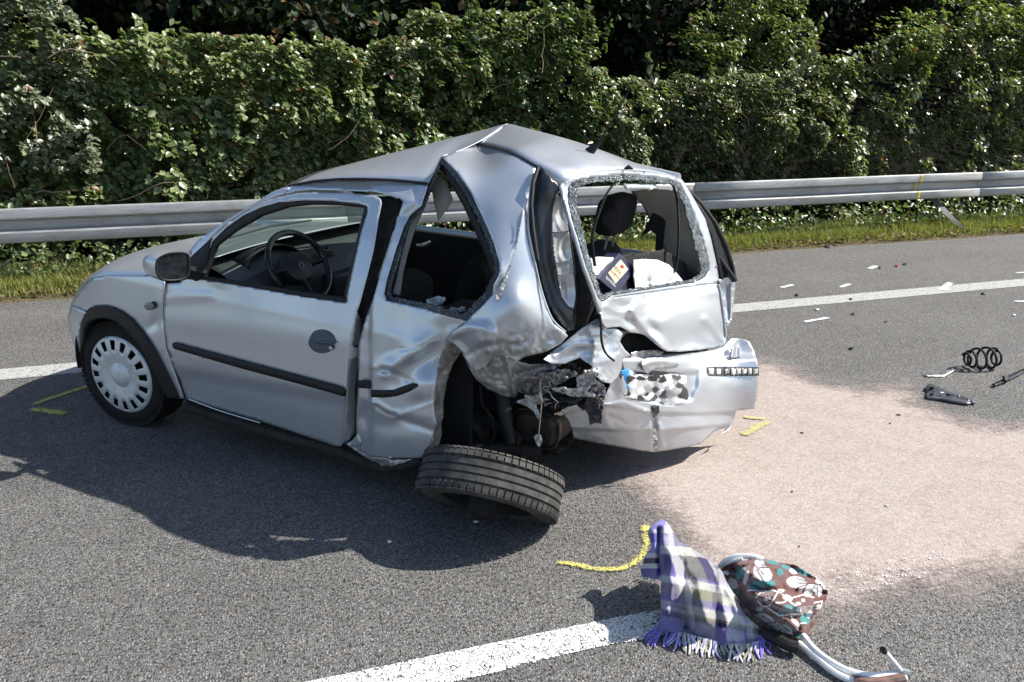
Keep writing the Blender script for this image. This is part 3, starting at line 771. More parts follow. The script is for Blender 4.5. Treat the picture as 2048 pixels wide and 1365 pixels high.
CAR = empty('wrecked_car', 'silver three-door hatchback with crushed rear corner and buckled roof on the road', 'car', tuple(CXY))
CAR.rotation_euler = Matrix(tuple(map(tuple, (np.diag([1, -1, 1]) @ CM).T))).to_euler()
CARMODE = True
car_label = CAR
side = s_side()

def loft(name, rows, mat, parent, flip=False, thick=.003, close=False):
    """rows: list of equal-length point lists (car frame)"""
    n = len(rows[0]); vs = [p for r in rows for p in r]; fs = []
    for i in range(len(rows)-1):
        for j in range(n-1 if not close else n):
            q = (i*n+j, i*n+(j+1) % n, (i+1)*n+(j+1) % n, (i+1)*n+j); fs.append(q[::-1] if flip else q)
    o = mesh_obj(name, vs, fs, mat, parent, True, 40)
    if thick: md = o.modifiers.new('t', 'SOLIDIFY'); md.thickness = thick; md.offset = -1
    return o
def resample(pts, n):
    P = np.array([tuple(p) for p in pts], float); d = np.concatenate([[0], np.cumsum(np.linalg.norm(np.diff(P, axis=0), axis=1))])
    t = np.linspace(0, d[-1], n); return [Vector([np.interp(a, d, P[:, k]) for k in range(3)]) for a in t]
def band(name, line, surf, w, mat, parent, off=.004, h=.006, n=None, seg=8):   # moulding that follows a survey line on a surface
    C = catmull(line, 6, False); mb = MB()
    P = [SFv(surf, u, v, off) for u, v in C]
    mb.tube(P, w, seg); return mb.build(name, mat, parent)

# ---- bonnet, wings, front bumper (built symmetrically, the right half is hidden behind the left)
HX = [.80, .62, .40, .157, 0, -.268, -.45, -.58, -.66]; HZ = [1.03, 1.022, 1.008, .972, .945, .875, .805, .72, .635]
def hoodz(x, y): return float(np.interp(x, HX[::-1], HZ[::-1])) - .085*(abs(y)/.70)**2.6
seam = [Vector((.70, .70, 1.0)), Vector((.52, .735, .945))]+[SDv(u, v, -.003) for u, v in [(306, 541), (297, 551), (255, 551), (215, 552), (184, 556), (172, 566), (160, 581), (150, 596), (143, 607)]]
rows = []
for i, p in enumerate(resample([Vector(q) for q in catmull([tuple(q) for q in seam], 4, False)], 26)):
    k = i/25; r = []
    for t in np.linspace(1, -1, 25):
        e = 1-abs(t)**2.2
        x = p.x - .27*max(0, (.30-p.x)/.75)**1.3*e
        zc = float(np.interp(x, HX[::-1], HZ[::-1]))
        r.append(Vector((x, p.y*t, p.z+(max(zc, p.z+.01)-p.z)*(1-abs(t)**2.6))))
    rows.append(r)
loft('bonnet', rows, M_PAINT, CAR, flip=False)
MB().box((.25, .04, .78), (.75, 1.30, .10)).build('bonnet_gap_filler', M_DARKM, CAR, False)  # dark filler block added under the bonnet to blacken its open gap
# left wing from survey outline
wing_o = [(330, 566), (318, 548), (307, 540), (299, 552), (255, 551), (215, 552), (184, 556), (165, 576), (150, 597), (141, 611), (158, 618), (172, 624), (180, 617), (192, 613), (208, 612), (223, 616), (243, 626), (263, 641), (279, 660), (296, 683), (312, 709), (329, 743), (342, 769), (354, 797), (368, 798),
          (362, 779), (346, 736), (332, 696), (327, 650), (326, 616), (328, 590)]
panel('front_wing', wing_o, side, M_PAINT, CAR, [bump(312, 640, 10, 22, -.012, 15), bump(318, 605, 6, 20, .004), crease([(296, 655), (326, 640)], 9, -.006, True)], sp=6)
bump_o = [(141, 611), (158, 618), (172, 625), (163, 645), (160, 676), (162, 706), (171, 736), (190, 760), (186, 770), (172, 748), (158, 716), (146, 690), (138, 660), (135, 635)]
panel('front_bumper', bump_o, s_side(.006), M_PAINT, CAR, [], sp=6)
# nose and right side of the front end
ring = []
for z in (.62, .52, .40, .30, .20):
    r = []
    for a in np.linspace(0, 1, 25):
        y = .655*(1-2*a); x = -.745 + .36*(abs(y)/.655)**3.0 + (.03 if z > .55 else 0) + (.05 if z < .25 else 0)
        r.append(Vector((x, y, z)))
    ring.append(r)
loft('front_apron', ring, M_PAINT, CAR, True)
# wheel arch trim
trim_o = [(191, 760), (183, 749), (170, 736), (161, 706), (159, 676), (161, 650), (168, 630), (176, 621), (186, 615), (203, 612), (223, 614), (243, 624), (263, 639), (279, 658), (296, 681), (312, 707), (329, 741), (342, 767), (356, 797), (334, 797),
          (322, 772), (309, 746), (293, 716), (276, 689), (256, 665), (236, 646), (216, 638), (196, 637), (179, 644), (170, 657), (167, 683), (171, 713), (184, 738), (194, 752)]
panel('arch_trim', trim_o, s_side(.012), M_BLK, CAR, [], sp=6, thick=.03)
# wheel housing (dark inner tub), both front wheels
def housing(x, y, r, w):
    mb = MB(); M = Matrix.Translation((x, y, .30)) @ Matrix.Rotation(math.pi/2, 4, 'X')
    mb.lathe([(0, w), (r, w), (r, -.02)], M, 48); mb.f = [q for q in mb.f if min(mb.v[i].z for i in q) > .24]; mb.build('wheel_housing', M_DARKM, CAR)
housing(-.02, .72, .375, .28); housing(-.02, -.44, .375, .28)

def wheel(parent, M, hub=True, tread=M_TYRE, R=.295, w=.165, name='wheel', rim_mat=None):
    """wheel about local Z; outer face at +Z; parts under parent"""
    h = w/2
    prof = [(.185, h-.012), (.200, h-.002), (.235, h+.004), (.268, h-.004), (.284, h-.018), (R, h-.035)]
    g = .007; xs = [.052, .046, .019, .013, -.013, -.019, -.046, -.052]
    for i, x in enumerate(xs): prof.append((R if i % 2 == 0 else R-g, x)); prof.append((R-g if i % 2 == 0 else R, x-.001))
    prof = [(.185, h-.012), (.200, h-.002), (.235, h+.004), (.266, h-.003), (.283, h-.016), (R-.003, h-.028), (R, .050), (R-g, .049), (R-g, .042), (R, .041), (R, .019), (R-g, .018), (R-g, .011), (R, .010),
            (R, -.010), (R-g, -.011), (R-g, -.018), (R, -.019), (R, -.041), (R-g, -.042), (R-g, -.049), (R, -.050), (R-.003, -h+.028), (.283, -h+.016), (.266, -h+.003), (.235, -h-.004), (.200, -h+.002), (.185, -h+.012)]
    W = bpy.data.objects.new(name, None); COL.objects.link(W); W.empty_display_size = .1
    if parent: W.parent = parent
    W.matrix_local = SM @ M @ SM if CARMODE else M
    mb = MB().lathe(prof, None, 96); mb.build('tyre', tread, W, True, 30)
    # shoulder blocks
    mb = MB()
    for k in range(64):
        a = 2*math.pi*k/64
        for sgn in (1, -1):
            rot = Matrix.Rotation(a, 3, 'Z')
            mb.box(rot @ Vector((R-.0035, 0, sgn*.062)), (.011, .0235, .021), rot @ Matrix.Rotation(-.22*sgn, 3, 'Y'))
            mb.box(rot @ Vector((R-.012, 0, sgn*.0745)), (.026, .0225, .008), rot @ Matrix.Rotation(-.55*sgn, 3, 'Y'))
    tag(mb.build('tread_blocks', tread, W, False), kind='stuff')
    rm = MB().lathe([(.188, h-.012), (.188, h-.03), (.165, h-.06), (.16, -.03), (.175, -h+.03), (.188, -h+.012)], None, 48)
    rm.lathe([(0, h-.075), (.06, h-.06), (.16, h-.085)], None, 40); rm.build('rim', rim_mat or M_BLK, W)
    return W
def hubcap(W, h=.0825):
    n = 16; mb = MB(); vs = []; fs = []
    rad = [.0, .028, .042, .052, .060, .105, .128, .172, .184, .191]; hz = [.016, .016, .010, .002, -.002, .006, .010, .004, -.004, -.018]
    seg = n*6
    for k in range(seg):
        a = 2*math.pi*k/seg
        for r, z in zip(rad, hz): vs.append(Vector((r*1.12*math.cos(a), r*1.12*math.sin(a), h+.004+z)))
    m = len(rad)
    for k in range(seg):
        k2 = (k+1) % seg
        for i in range(m-1):
            if i == 6 and k % 6 in (0, 1, 2): continue      # ventilation slots
            fs.append((k*m+i, k2*m+i, k2*m+i+1, k*m+i+1))
    mb.add(vs, fs); o = mb.build('hubcap', M_HUBC, W, True, 30)
    md = o.modifiers.new('t', 'SOLIDIFY'); md.thickness = .006; md.offset = -1
    # raised ring emblem with a lightning bar
    e = MB(); e.tube([(.020*math.cos(t), .020*math.sin(t), h+.0215) for t in np.linspace(0, 2*math.pi, 25)[:-1]], .0028, 6, True)
    e.add([Vector(p)+Vector((0, 0, h+.0205)) for p in [(-.026, .004, 0), (.004, .004, 0), (-.002, -.004, 0), (.026, -.004, 0), (.026, -.001, .003), (.0, .0, .003), (.004, .0065, .003), (-.026, .0065, .003)]], [(0, 1, 6, 7), (1, 2, 5, 6), (2, 3, 4, 5)])
    e.build('emblem', M_CHROME, o)
    return o
hubpos = PYv(240, 752, .745)
MW = Matrix.Translation((hubpos.x, .66, .292)) @ Matrix.Rotation(math.radians(-6), 4, 'Z') @ Matrix.Rotation(-math.pi/2, 4, 'X') @ Matrix.Rotation(.2, 4, 'Z')
W1 = wheel(CAR, MW); hubcap(W1)
wheel(CAR, Matrix.Translation((-.02, -.66, .292)) @ Matrix.Rotation(math.radians(-6), 4, 'Z') @ Matrix.Rotation(math.pi/2, 4, 'X'))
wheel(CAR, Matrix.Translation((2.45, -.66, .36)) @ Matrix.Rotation(math.pi/2, 4, 'X'))
# side repeater lamp
def disc_on(surf, u, v, ru, rv, h, mat, name, parent, off=.0, ang=0, n=20, dome=True):
    c, s = math.cos(ang), math.sin(ang); rows = []
    for f_, o_ in ((1.0, 0), (.97, .6), (.8, .92), (.45, 1.0), (.02, 1.03)):
        rows.append([SFv(surf, u+(ru*math.cos(t)*c-rv*math.sin(t)*s)*f_, v+(ru*math.cos(t)*s+rv*math.sin(t)*c)*f_, off+h*o_) for t in np.linspace(0, 2*math.pi, n, endpoint=False)])
    return loft(name, rows, mat, parent, True, 0, True)
disc_on(side, 299, 613, 11, 8, .014, simple('clear repeater lens', (.16, .17, .17), .15, 0, .2, 30), 'side_repeater', CAR, .0)
disc_on(side, 306, 611, 5.5, 8, .012, M_BLK, 'repeater_base', CAR, .0)

# ---- door
DOOR = bpy.data.objects.new('door', None); COL.objects.link(DOOR); DOOR.parent = CAR
door_o = [(334, 568), (329, 593), (327.5, 616), (328.5, 650), (334, 696), (348, 736), (364, 779), (371, 797), (379, 801), (450, 822), (518, 842), (585, 864), (648, 885), (670, 893), (682, 893), (687, 886), (688, 849), (691, 799), (694, 749), (698, 699), (708, 650), (714, 623), (719, 610), (733, 557), (747, 501), (757, 438), (763, 408), (761, 398), (752, 392), (743, 390),
          (698, 387), (627, 385), (592, 387), (555, 395), (525, 406), (490, 424), (455, 448), (425, 475), (398, 507), (378, 530), (360, 566)]
door_h = [(400, 557), (412, 522), (424, 484), (452, 456), (487, 431), (522, 415), (557, 405), (610, 401), (663, 402), (719, 408), (734, 413), (735, 424), (722, 466), (706, 535), (691, 605)]
waist = crease([(330, 640), (430, 645), (520, 658), (640, 678), (708, 690)], 26, .006, True)
lowfold = ramp((450, 745), (445, 775), -.012)
panel('door_skin', door_o, side, M_PAINT, DOOR, [waist, lowfold, crease([(330, 598), (420, 590)], 9, .004, True), bump(440, 566, 26, 9, .006, 8)], sp=6, holes=[door_h])
seal_h = [(408, 554), (418, 526), (432, 490), (469, 461), (522, 429), (575, 412), (620, 407), (680, 408), (722, 413), (728, 418), (716, 466), (701, 533), (687, 596)]
panel('window_seal', [(399, 558), (411, 522), (423, 483), (451, 455), (487, 430), (522, 414), (557, 404), (610, 400), (663, 401), (719, 407), (735, 412), (736, 424), (723, 466), (707, 535), (692, 606)], s_side(-.004), M_RUB, DOOR, [], sp=8, holes=[seal_h], thick=.02)
panel('belt_moulding', [(402, 551), (500, 566), (600, 583), (690, 595), (689, 606), (600, 593), (500, 574), (400, 559)], s_side(.006), M_BLK, DOOR, [], sp=8, thick=.012)
panel('mirror_triangle', [(423, 476), (376, 519), (392, 557), (404, 556), (414, 520)], s_side(.004), M_BLK, DOOR, [], sp=8, thick=.01)
panel('side_moulding', [(344, 688), (348, 685), (480, 720), (600, 752), (671, 771), (686, 776), (690, 781), (689, 794), (664, 787), (600, 769), (480, 737), (350, 699), (345, 695)], s_side(.010), M_BLK, DOOR, [crease([(346, 691), (480, 728), (600, 760), (688, 786)], 5, .006, True)], sp=4, thick=.012)
# sill crease bright line
band('sill_trim', [(378, 799), (440, 822), (520, 846)], side, .003, M_PAINT, DOOR, .002)
# handle
HND = disc_on(side, 644, 683, 29, 24.5, .008, M_HANDLE, 'door_handle', DOOR, .0, .12, 32)
panel('grip', [(620, 683), (622, 672), (634, 664), (652, 664), (666, 673), (671, 686), (645, 690)], s_side(.011), M_HANDLE, HND, [crease([(620, 682), (671, 689)], 4, .010, True)], sp=3, thick=.004)
disc_on(side, 661, 697, 4.5, 4.5, .006, M_STEELB, 'lock', HND, .012, 0, 14)
# rear door edge (jamb) with the tyre pressure sticker
jamb = s_tps([(714, 623, .792), (698, 699, .81), (688, 849, .79), (688, 889, .77), (723, 650, .73), (721, 700, .735), (715, 780, .735), (711, 880, .73)])
panel('door_edge', [(714, 624), (722, 640), (724, 660), (722, 700), (719, 740), (716, 780), (713, 830), (711, 866), (700, 880), (687, 888), (689, 849), (692, 799), (695, 749), (699, 699), (709, 650)], jamb, M_PAINTD, DOOR, [], sp=6)
def sticker_col(u, v, P):
    c = np.full((len(u), 3), .72); y = v-(u-698)*-.25
    for k in range(6): c[(np.abs(y-(702+k*3.2)) < .7) & (u > 702)] = .35
    c[(u > 706) & (u < 716) & (v > 690) & (v < 696)] = .04
    return c
m_, nt_, out_ = newmat('printed sticker'); at_ = N(nt_, 'ShaderNodeAttribute', attribute_name='Col'); pbsdf(nt_, out_, Base_Color=at_.outputs['Color'], Roughness=.5); M_VCOL = m_
jy = jamb.y
panel('sticker', [(699, 694), (718, 690), (717, 714), (697, 719)], (lambda u, v, o: jamb(u, v, o+.003)), M_VCOL, DOOR, [], sp=1.2, thick=0, colors=sticker_col)
# mirror
MIR = bpy.data.objects.new('door_mirror', None); COL.objects.link(MIR); MIR.parent = CAR
mo = catmull([(310, 532), (314, 518), (330, 508), (352, 504), (372, 505), (380, 513), (381, 535), (378, 555), (364, 562), (338, 564), (321, 560), (312, 548)], 4)
msurf = s_tps([(310, 532, .985), (380, 530, .84), (345, 504, .91), (345, 564, .92)])
mc = np.array([347., 534.])
rows = []
for f_, dx in ((1.0, 0.0), (1.0, -.02), (.94, -.07), (.75, -.11), (.4, -.13), (.05, -.135)):
    r = []
    for (u, v) in mo:
        q = mc+(np.array([u, v])-mc)*f_; p = SFv(msurf, q[0], q[1]); r.append(p+Vector((dx, 0, 0)))
    rows.append(r)
loft('housing', rows, M_PAINT, MIR, False, 0, True)
panel('bezel', mo, msurf, M_BLK, MIR, [], sp=6, holes=[[tuple(mc+(np.array(q)-mc)*.86) for q in mo]], thick=.006)
panel('mirror_glass', [tuple(mc+(np.array(q)-mc)*.86) for q in mo], (lambda u, v, o: msurf(u, v, o-.004)), simple('dark mirror glass', (.10, .11, .12), .06, .9, .3, 30), MIR, [], sp=8, thick=0)
MB().tube([PYv(374, 545, .83), PYv(390, 548, .80), PYv(402, 551, .77)], [.045, .04, .045], 10, flat=.5).build('arm', M_BLK, MIR)

# ---- left body side: A pillar, cant rail, B pillar, quarter panel
panel('a_pillar', [(399, 478), (425, 459), (452, 441), (487, 420), (515, 403), (543, 385), (568, 375), (578, 376), (566, 390), (552, 394), (525, 404), (490, 422), (455, 446), (425, 473), (398, 505), (384, 520), (378, 503)], s_side(-.012), M_PAINT, CAR, [], sp=6)
qo = [(543, 386), (568, 376), (579, 374), (630, 364), (680, 360), (730, 360), (783, 362), (820, 365), (857, 369), (842, 413), (830, 422), (818, 433), (807, 454), (790, 505), (773, 561), (768, 588), (773, 602), (812, 610), (852, 619), (900, 633), (935, 642), (920, 653), (906, 663), (894, 682), (878, 721), (871, 763), (866, 805), (869, 833), (873, 847), (864, 879), (865, 905), (850, 914), (838, 917), (790, 917), (737, 914), (715, 898), (703, 888),
      (713, 870), (713, 833), (716, 763), (718, 685), (727, 650), (735, 626), (747, 595), (763, 540), (783, 478), (800, 423), (806, 404), (799, 396), (783, 391), (749, 384), (698, 382), (627, 380), (592, 383), (566, 391), (552, 394)]
Qoff = [ramp((748, 700), (735, 700), -.020), bump(880, 690, 70, 26, -.055, -48), crease([(772, 740), (810, 712), (855, 688), (900, 668)], 17, .020, True), crease([(790, 760), (840, 740), (880, 722)], 22, -.014, True),
        bump(768, 742, 12, 6, -.022), crease([(764, 738), (776, 744)], 4, -.012), bump(835, 806, 40, 20, -.018, -14), crease([(746, 806), (778, 826), (796, 829)], 7, .012, True), crease([(752, 812), (776, 828), (790, 830)], 4, -.014, True),
        bump(800, 850, 60, 16, -.010), crease([(800, 838), (866, 862)], 7, -.008, True), bump(840, 770, 20, 60, .015, 10), crease([(812, 434), (838, 412), (858, 372)], 10, -.012, True), bump(815, 405, 14, 26, .010, 40), bump(727, 830, 10, 22, -.012), ramp((737, 906), (730, 922), -.03), crease([(742, 733), (768, 742), (812, 715), (860, 690)], 3.5, .006), crease([(800, 700), (868, 690)], 3.5, -.005), crease([(866, 806), (822, 822), (796, 834)], 3.5, .007), crease([(770, 744), (800, 752), (822, 764)], 3, -.006), crumple(60, .006, 3, False)]
panel('quarter_panel', qo, side, M_PAINT, CAR, Qoff, sp=4.5)
panel('side_moulding', [(715, 762), (740, 762), (740, 778), (715, 776)], s_side(-.004), M_BLK, CAR, [], sp=5, thick=.01)
qm = [(742, 780), (765, 781), (787, 780), (808, 772), (825, 766), (833, 768), (834, 774), (818, 784), (794, 793), (768, 796), (742, 795)]
panel('side_moulding', qm, s_side(.002), M_BLK, CAR, Qoff+[crease([(742, 788), (790, 787), (830, 770)], 5, .007, True)], sp=4, thick=.02)
# folded arch flange
panel('arch_flange', [(906, 663), (894, 682), (878, 721), (871, 763), (866, 805), (869, 833), (873, 847), (864, 879), (868, 905), (878, 890), (884, 868), (882, 850), (887, 833), (887, 805), (894, 763), (906, 728), (924, 703), (915, 680)], s_tps([(906, 663, .80), (878, 721, .80), (866, 805, .80), (866, 890, .78), (924, 703, .70), (894, 763, .70), (887, 833, .70), (884, 868, .70)]), M_TORN, CAR, [crumple(14, .012, 5)], sp=3, sharp=35)
# B pillar inner (dark jamb behind the door edge)
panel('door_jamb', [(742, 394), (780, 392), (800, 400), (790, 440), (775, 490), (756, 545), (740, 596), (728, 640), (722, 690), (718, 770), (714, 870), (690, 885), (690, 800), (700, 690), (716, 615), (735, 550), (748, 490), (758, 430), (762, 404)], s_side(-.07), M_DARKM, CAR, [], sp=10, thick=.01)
# ---- roof
LE = [PYv(u, v, y) for u, v, y in [(578, 374, .578), (630, 364, .578), (680, 360, .575), (730, 360, .57), (783, 362, .56), (820, 365, .55), (856, 369, .54), (866, 350, .525), (883, 313, .50)]]
CL = [Vector((1.02, 0, 1.405)), Vector((1.28, 0, 1.482)), Vector((1.55, 0, 1.557)), Vector((1.72, 0, 1.602)), Vector((1.868, 0, 1.643))]
RE = [Vector((1.05, -.575, 1.345)), Vector((1.4, -.575, 1.42)), Vector((1.80, -.55, 1.515))]
m = 26; LEr = LE; tl = [0, .13, .26, .40, .55, .67, .80, .88, 1.0]
def atl(P, T, t): return Vector([np.interp(t, T, [p[k] for p in P]) for k in range(3)])
rows = []
for t in np.linspace(0, 1, m):
    a = atl(LE, tl, t); b_ = atl(CL, [0, .31, .63, .83, 1], t); c_ = atl(RE, [0, .45, 1], t); r = []
    for s in np.linspace(0, 1, 21):
        y = a.y*(1-s)+c_.y*s
        l0 = (y-b_.y)*(y-c_.y)/((a.y-b_.y)*(a.y-c_.y)); l1 = (y-a.y)*(y-c_.y)/((b_.y-a.y)*(b_.y-c_.y)); l2 = (y-a.y)*(y-b_.y)/((c_.y-a.y)*(c_.y-b_.y))
        p = a*l0+b_*l1+c_*l2
        if t > .75: # crease runs straight from the tip of the side window to the peak
            k = (t-.75)/.25; lin = a*(1-s*2)+b_*(s*2) if s < .5 else b_*(2-2*s)+c_*(2*s-1)
            sag = -.018*math.sin(min(1, s*2)*math.pi)*(1 if s < .5 else .4)
            p = p*(1-k)+(lin+Vector((0, 0, sag)))*k
        r.append(p)
    rows.append(r)
front_crease = rows[-1]
loft('roof', rows, M_PAINT, CAR, True)
MB().tube([p+Vector((0, .004, .004)) for p in resample(LE[:7], 20)], .005, 6).build('roof_seam', M_RUB, CAR)
KC = [PYv(955, 287, .205), PYv(985, 268, .10), PYv(1015, 248, 0.0), Vector((1.85, -.3, 1.585)), Vector((1.80, -.56, 1.51))]
SE = [PYv(u, v, y) for u, v, y in [(955, 287, .205), (990, 297, .34), (1024, 307, .43), (1052, 321, .48), (1074, 333, .50), (1100, 352, .51), (1119, 371, .51)]]
RL = [PYv(u, v, y) for u, v, y in [(1119, 371, .51), (1145, 355, .47), (1187, 345, .33), (1243, 341, .08), (1298, 344, -.20), (1340, 351, -.40), (1361, 358, -.51)]]
RR = [Vector((1.80, -.56, 1.51)), Vector((2.15, -.55, 1.47)), RL[-1]]
A_, B_, C_, D_ = resample(KC, 25), resample(RL, 25), resample(SE, 25), resample(RR, 25)
rows = []
for i in range(25):                            # Coons patch
    t = i/24; r = []
    for j in range(25):
        s = j/24
        p = A_[j]*(1-t)+B_[j]*t + C_[i]*(1-s)+D_[i]*s - (A_[0]*(1-t)*(1-s)+A_[24]*(1-t)*s+B_[0]*t*(1-s)+B_[24]*t*s)
        p.z += .012*math.sin(math.pi*s)*math.sin(math.pi*t) - .02*math.exp(-((s-.12)/.1)**2-((t-.78)/.15)**2)
        r.append(p)
    rows.append(r)
loft('roof', rows, M_PAINT, CAR, True)
MB().tube([p+Vector((0, .006, .002)) for p in resample(SE[:5], 16)], [.004+.004*math.sin(i/15*3.1) for i in range(16)], 6).build('roof_seam', M_RUB, CAR)
MB().tube([p+Vector((.0, .004, .003)) for p in resample(SE[4:], 8)], .004, 6).build('roof_seam', M_RUB, CAR)
# ---- C pillar and rear corner
cps = s_tps([(883, 313, .50), (931, 296, .31), (955, 287, .205), (990, 297, .35), (1024, 307, .44), (1072, 334, .505), (1062, 361, .56), (1057, 385, .585), (1045, 425, .64), (1034, 475, .685), (1015, 535, .735), (990, 590, .775), (999, 543, .765), (987, 485, .72), (966, 437, .68), (942, 385, .635), (914, 344, .575), (985, 350, .55), (1005, 420, .655)])
panel('rear_pillar', [(883, 313), (890, 311), (931, 296), (955, 287), (990, 297), (1024, 307), (1052, 321), (1072, 334), (1064, 361), (1059, 385), (1054, 405), (1047, 425), (1042, 450), (1036, 475), (1028, 505), (1017, 535), (1005, 565), (991, 592), (985, 588), (987, 571), (997, 552), (1000, 540), (999, 526), (987, 485), (966, 437), (942, 385), (914, 344)], cps, M_PAINT, CAR, [bump(1000, 480, 30, 90, .012, -18)], sp=6)
rcs = s_tps([(1057, 385, .575), (1055, 423, .615), (1057, 454, .635), (1062, 492, .65), (1073, 540, .66), (1081, 581, .66), (1093, 619, .66), (1107, 648, .65), (1131, 666, .61), (1045, 425, .645), (1034, 475, .69), (1015, 535, .74), (1000, 580, .775), (985, 590, .785), (942, 633, .80), (906, 663, .81), (894, 682, .81), (924, 703, .79), (950, 730, .76), (1000, 712, .73), (1033, 724, .70), (1085, 705, .66), (1115, 690, .63), (1040, 600, .765), (1010, 640, .80), (1060, 640, .735), (980, 670, .81)])
dirtreg = lambda u, v: 1/(1+np.exp(-(v-668+.18*(1131-u)*0)/9.0))*1/(1+np.exp(-(u-960)/14.0))
RCoff = [crease([(905, 668), (935, 655), (965, 655), (985, 668), (980, 700)], 11, .016, True), bump(962, 678, 18, 22, .022, 20), bump(930, 690, 22, 12, -.014, 40), crease([(935, 712), (960, 695), (990, 690)], 6, -.012, True), crumple(26, .022, 2, True, dirtreg), crumple(12, .006, 6, True, dirtreg)]
panel('rear_wing', [(1057, 385), (1055, 423), (1057, 454), (1062, 492), (1073, 540), (1081, 581), (1093, 619), (1107, 648), (1131, 666), (1136, 672), (1122, 688), (1100, 700), (1085, 706), (1050, 714), (1033, 724), (1010, 716), (985, 712), (978, 722), (970, 738), (948, 742), (938, 730), (924, 703), (910, 690), (894, 682), (906, 663), (920, 653), (935, 642), (942, 633), (965, 612), (985, 590), (1003, 565), (1015, 535), (1026, 505), (1034, 475), (1040, 450), (1045, 425), (1050, 405)], rcs, M_PAINT, CAR, RCoff, sp=4, sharp=50)
# torn edge shown dark between the pillar and the wing
panel('torn_edge', [(1047, 420), (1040, 460), (1034, 490), (1024, 520), (1012, 550), (1000, 572), (990, 592), (994, 606), (1004, 590), (1014, 562), (1020, 545), (1030, 500), (1037, 460)], s_tps([(1047, 420, .648), (1034, 490, .70), (1000, 572, .782), (994, 606, .80), (1030, 500, .705)]), M_TORN, CAR, [crumple(10, .006, 4)], sp=3, thick=.001)
# ---- side window: shattered glass left in the rubber
wfs = s_tps([(883, 313, .49), (856, 375, .53), (842, 413, .57), (807, 454, .64), (773, 561, .72), (768, 588, .74), (852, 619, .765), (935, 642, .77), (985, 580, .76), (999, 530, .75), (966, 437, .665), (914, 344, .56)])
gl_o = [(883, 313), (866, 350), (856, 375), (842, 413), (818, 433), (807, 454), (790, 505), (773, 561), (768, 588), (773, 602), (812, 611), (852, 620), (900, 634), (935, 643), (942, 634), (985, 588), (999, 543), (999, 526), (987, 485), (966, 437), (942, 385), (914, 344)]
gl_i = [(881, 327), (872, 350), (862, 378), (850, 412), (838, 428), (824, 442), (814, 462), (801, 508), (784, 562), (779, 586), (784, 594), (815, 601), (853, 608), (895, 620), (925, 630), (932, 624), (970, 585), (988, 545), (987, 522), (974, 480), (953, 435), (930, 388), (903, 350)]
def rag(poly, a, seed, c=None):
    r = random.Random(seed); D = densify(poly, 4); return [(x+r.gauss(0, a), y+r.gauss(0, a)) for x, y in D]
panel('side_window_remains', gl_o, wfs, M_CRUMBD, CAR, [], sp=4, holes=[rag(gl_i, 1.1, 4)], thick=.004)
panel('window_rubber', [(881, 322), (900, 347), (928, 386), (951, 434), (972, 480), (986, 522), (988, 545), (982, 548), (968, 505), (948, 460), (925, 410), (903, 372), (886, 345), (876, 338)], s_tps([(881, 322, .47), (988, 545, .72), (876, 338, .47), (948, 460, .64)]), M_BLK, CAR, [], sp=5, thick=.02)
panel('pillar_trim', [(866, 356), (880, 352), (893, 364), (906, 398), (898, 414), (876, 441), (870, 415), (863, 380)], s_tps([(866, 356, .44), (906, 398, .46), (876, 441, .50), (863, 380, .46)]), M_TAUPE, CAR, [bump(885, 395, 14, 30, .02)], sp=5, thick=.006)
panel('pillar_trim', [(842, 418), (850, 414), (838, 440), (826, 470), (816, 505), (806, 545), (800, 590), (786, 588), (796, 545), (806, 500), (818, 458), (828, 436)], s_tps([(842, 418, .52), (800, 590, .66), (816, 505, .6), (786, 588, .67)]), M_TAUPE, CAR, [], sp=5, thick=.006)
# ---- tail lamp
lhs = s_tps([(1079, 330, .52), (1119, 371, .515), (1066, 378, .575), (1064, 423, .61), (1076, 523, .645), (1100, 609, .65), (1138, 662, .60), (1148, 659, .57), (1150, 619, .55), (1110, 395, .53), (1105, 471, .56), (1116, 561, .57)])
LAMP = panel('lamp_housing', [(1079, 330), (1100, 351), (1119, 371), (1121, 378), (1112, 392), (1106, 410), (1104, 423), (1104, 471), (1108, 516), (1115, 561), (1123, 595), (1134, 612), (1150, 620), (1149, 640), (1148, 659), (1138, 663), (1124, 649), (1110, 628), (1098, 607), (1086, 568), (1076, 523), (1069, 471), (1064, 423), (1066, 378), (1072, 344)], lhs, M_LAMPB, CAR, [crease([(1079, 332), (1070, 380), (1067, 423), (1080, 523), (1102, 605), (1138, 658)], 5, -.012, True), bump(1095, 380, 14, 30, .012)], sp=5)
lref = s_tps([(1117, 388, .50), (1105, 423, .52), (1105, 471, .53), (1116, 561, .53), (1135, 612, .52), (1150, 619, .50), (1152, 592, .49), (1145, 505, .48), (1131, 413, .48)])
panel('lamp_reflector', [(1117, 386), (1108, 408), (1104, 430), (1104, 471), (1109, 516), (1116, 561), (1124, 595), (1135, 612), (1150, 619), (1153, 592), (1149, 540), (1145, 505), (1138, 454), (1131, 413), (1124, 388)], lref, M_LENS, LAMP, [bump(1122, 430, 14, 30, -.014), bump(1128, 500, 16, 24, -.014), bump(1136, 580, 14, 26, -.014)], sp=3)
for a, b in (((1105, 466), (1139, 461)), ((1111, 528), (1147, 518)), ((1114, 552), (1149, 547))):
    loft('lamp_rib', [[SFv(lref, *a, .004), SFv(lref, *b, .004)], [SFv(lref, a[0], a[1]+3, -.03), SFv(lref, b[0], b[1]+3, -.03)]], M_CHROME, LAMP, False, .002)
MB().tube([SFv(lref, u, v, .006) for u, v in catmull([(1117, 386), (1131, 413), (1138, 454), (1145, 505), (1149, 540), (1153, 592), (1150, 619), (1148, 659)], 4, False)], .0035, 6).build('lamp_edge', M_BLK, LAMP)
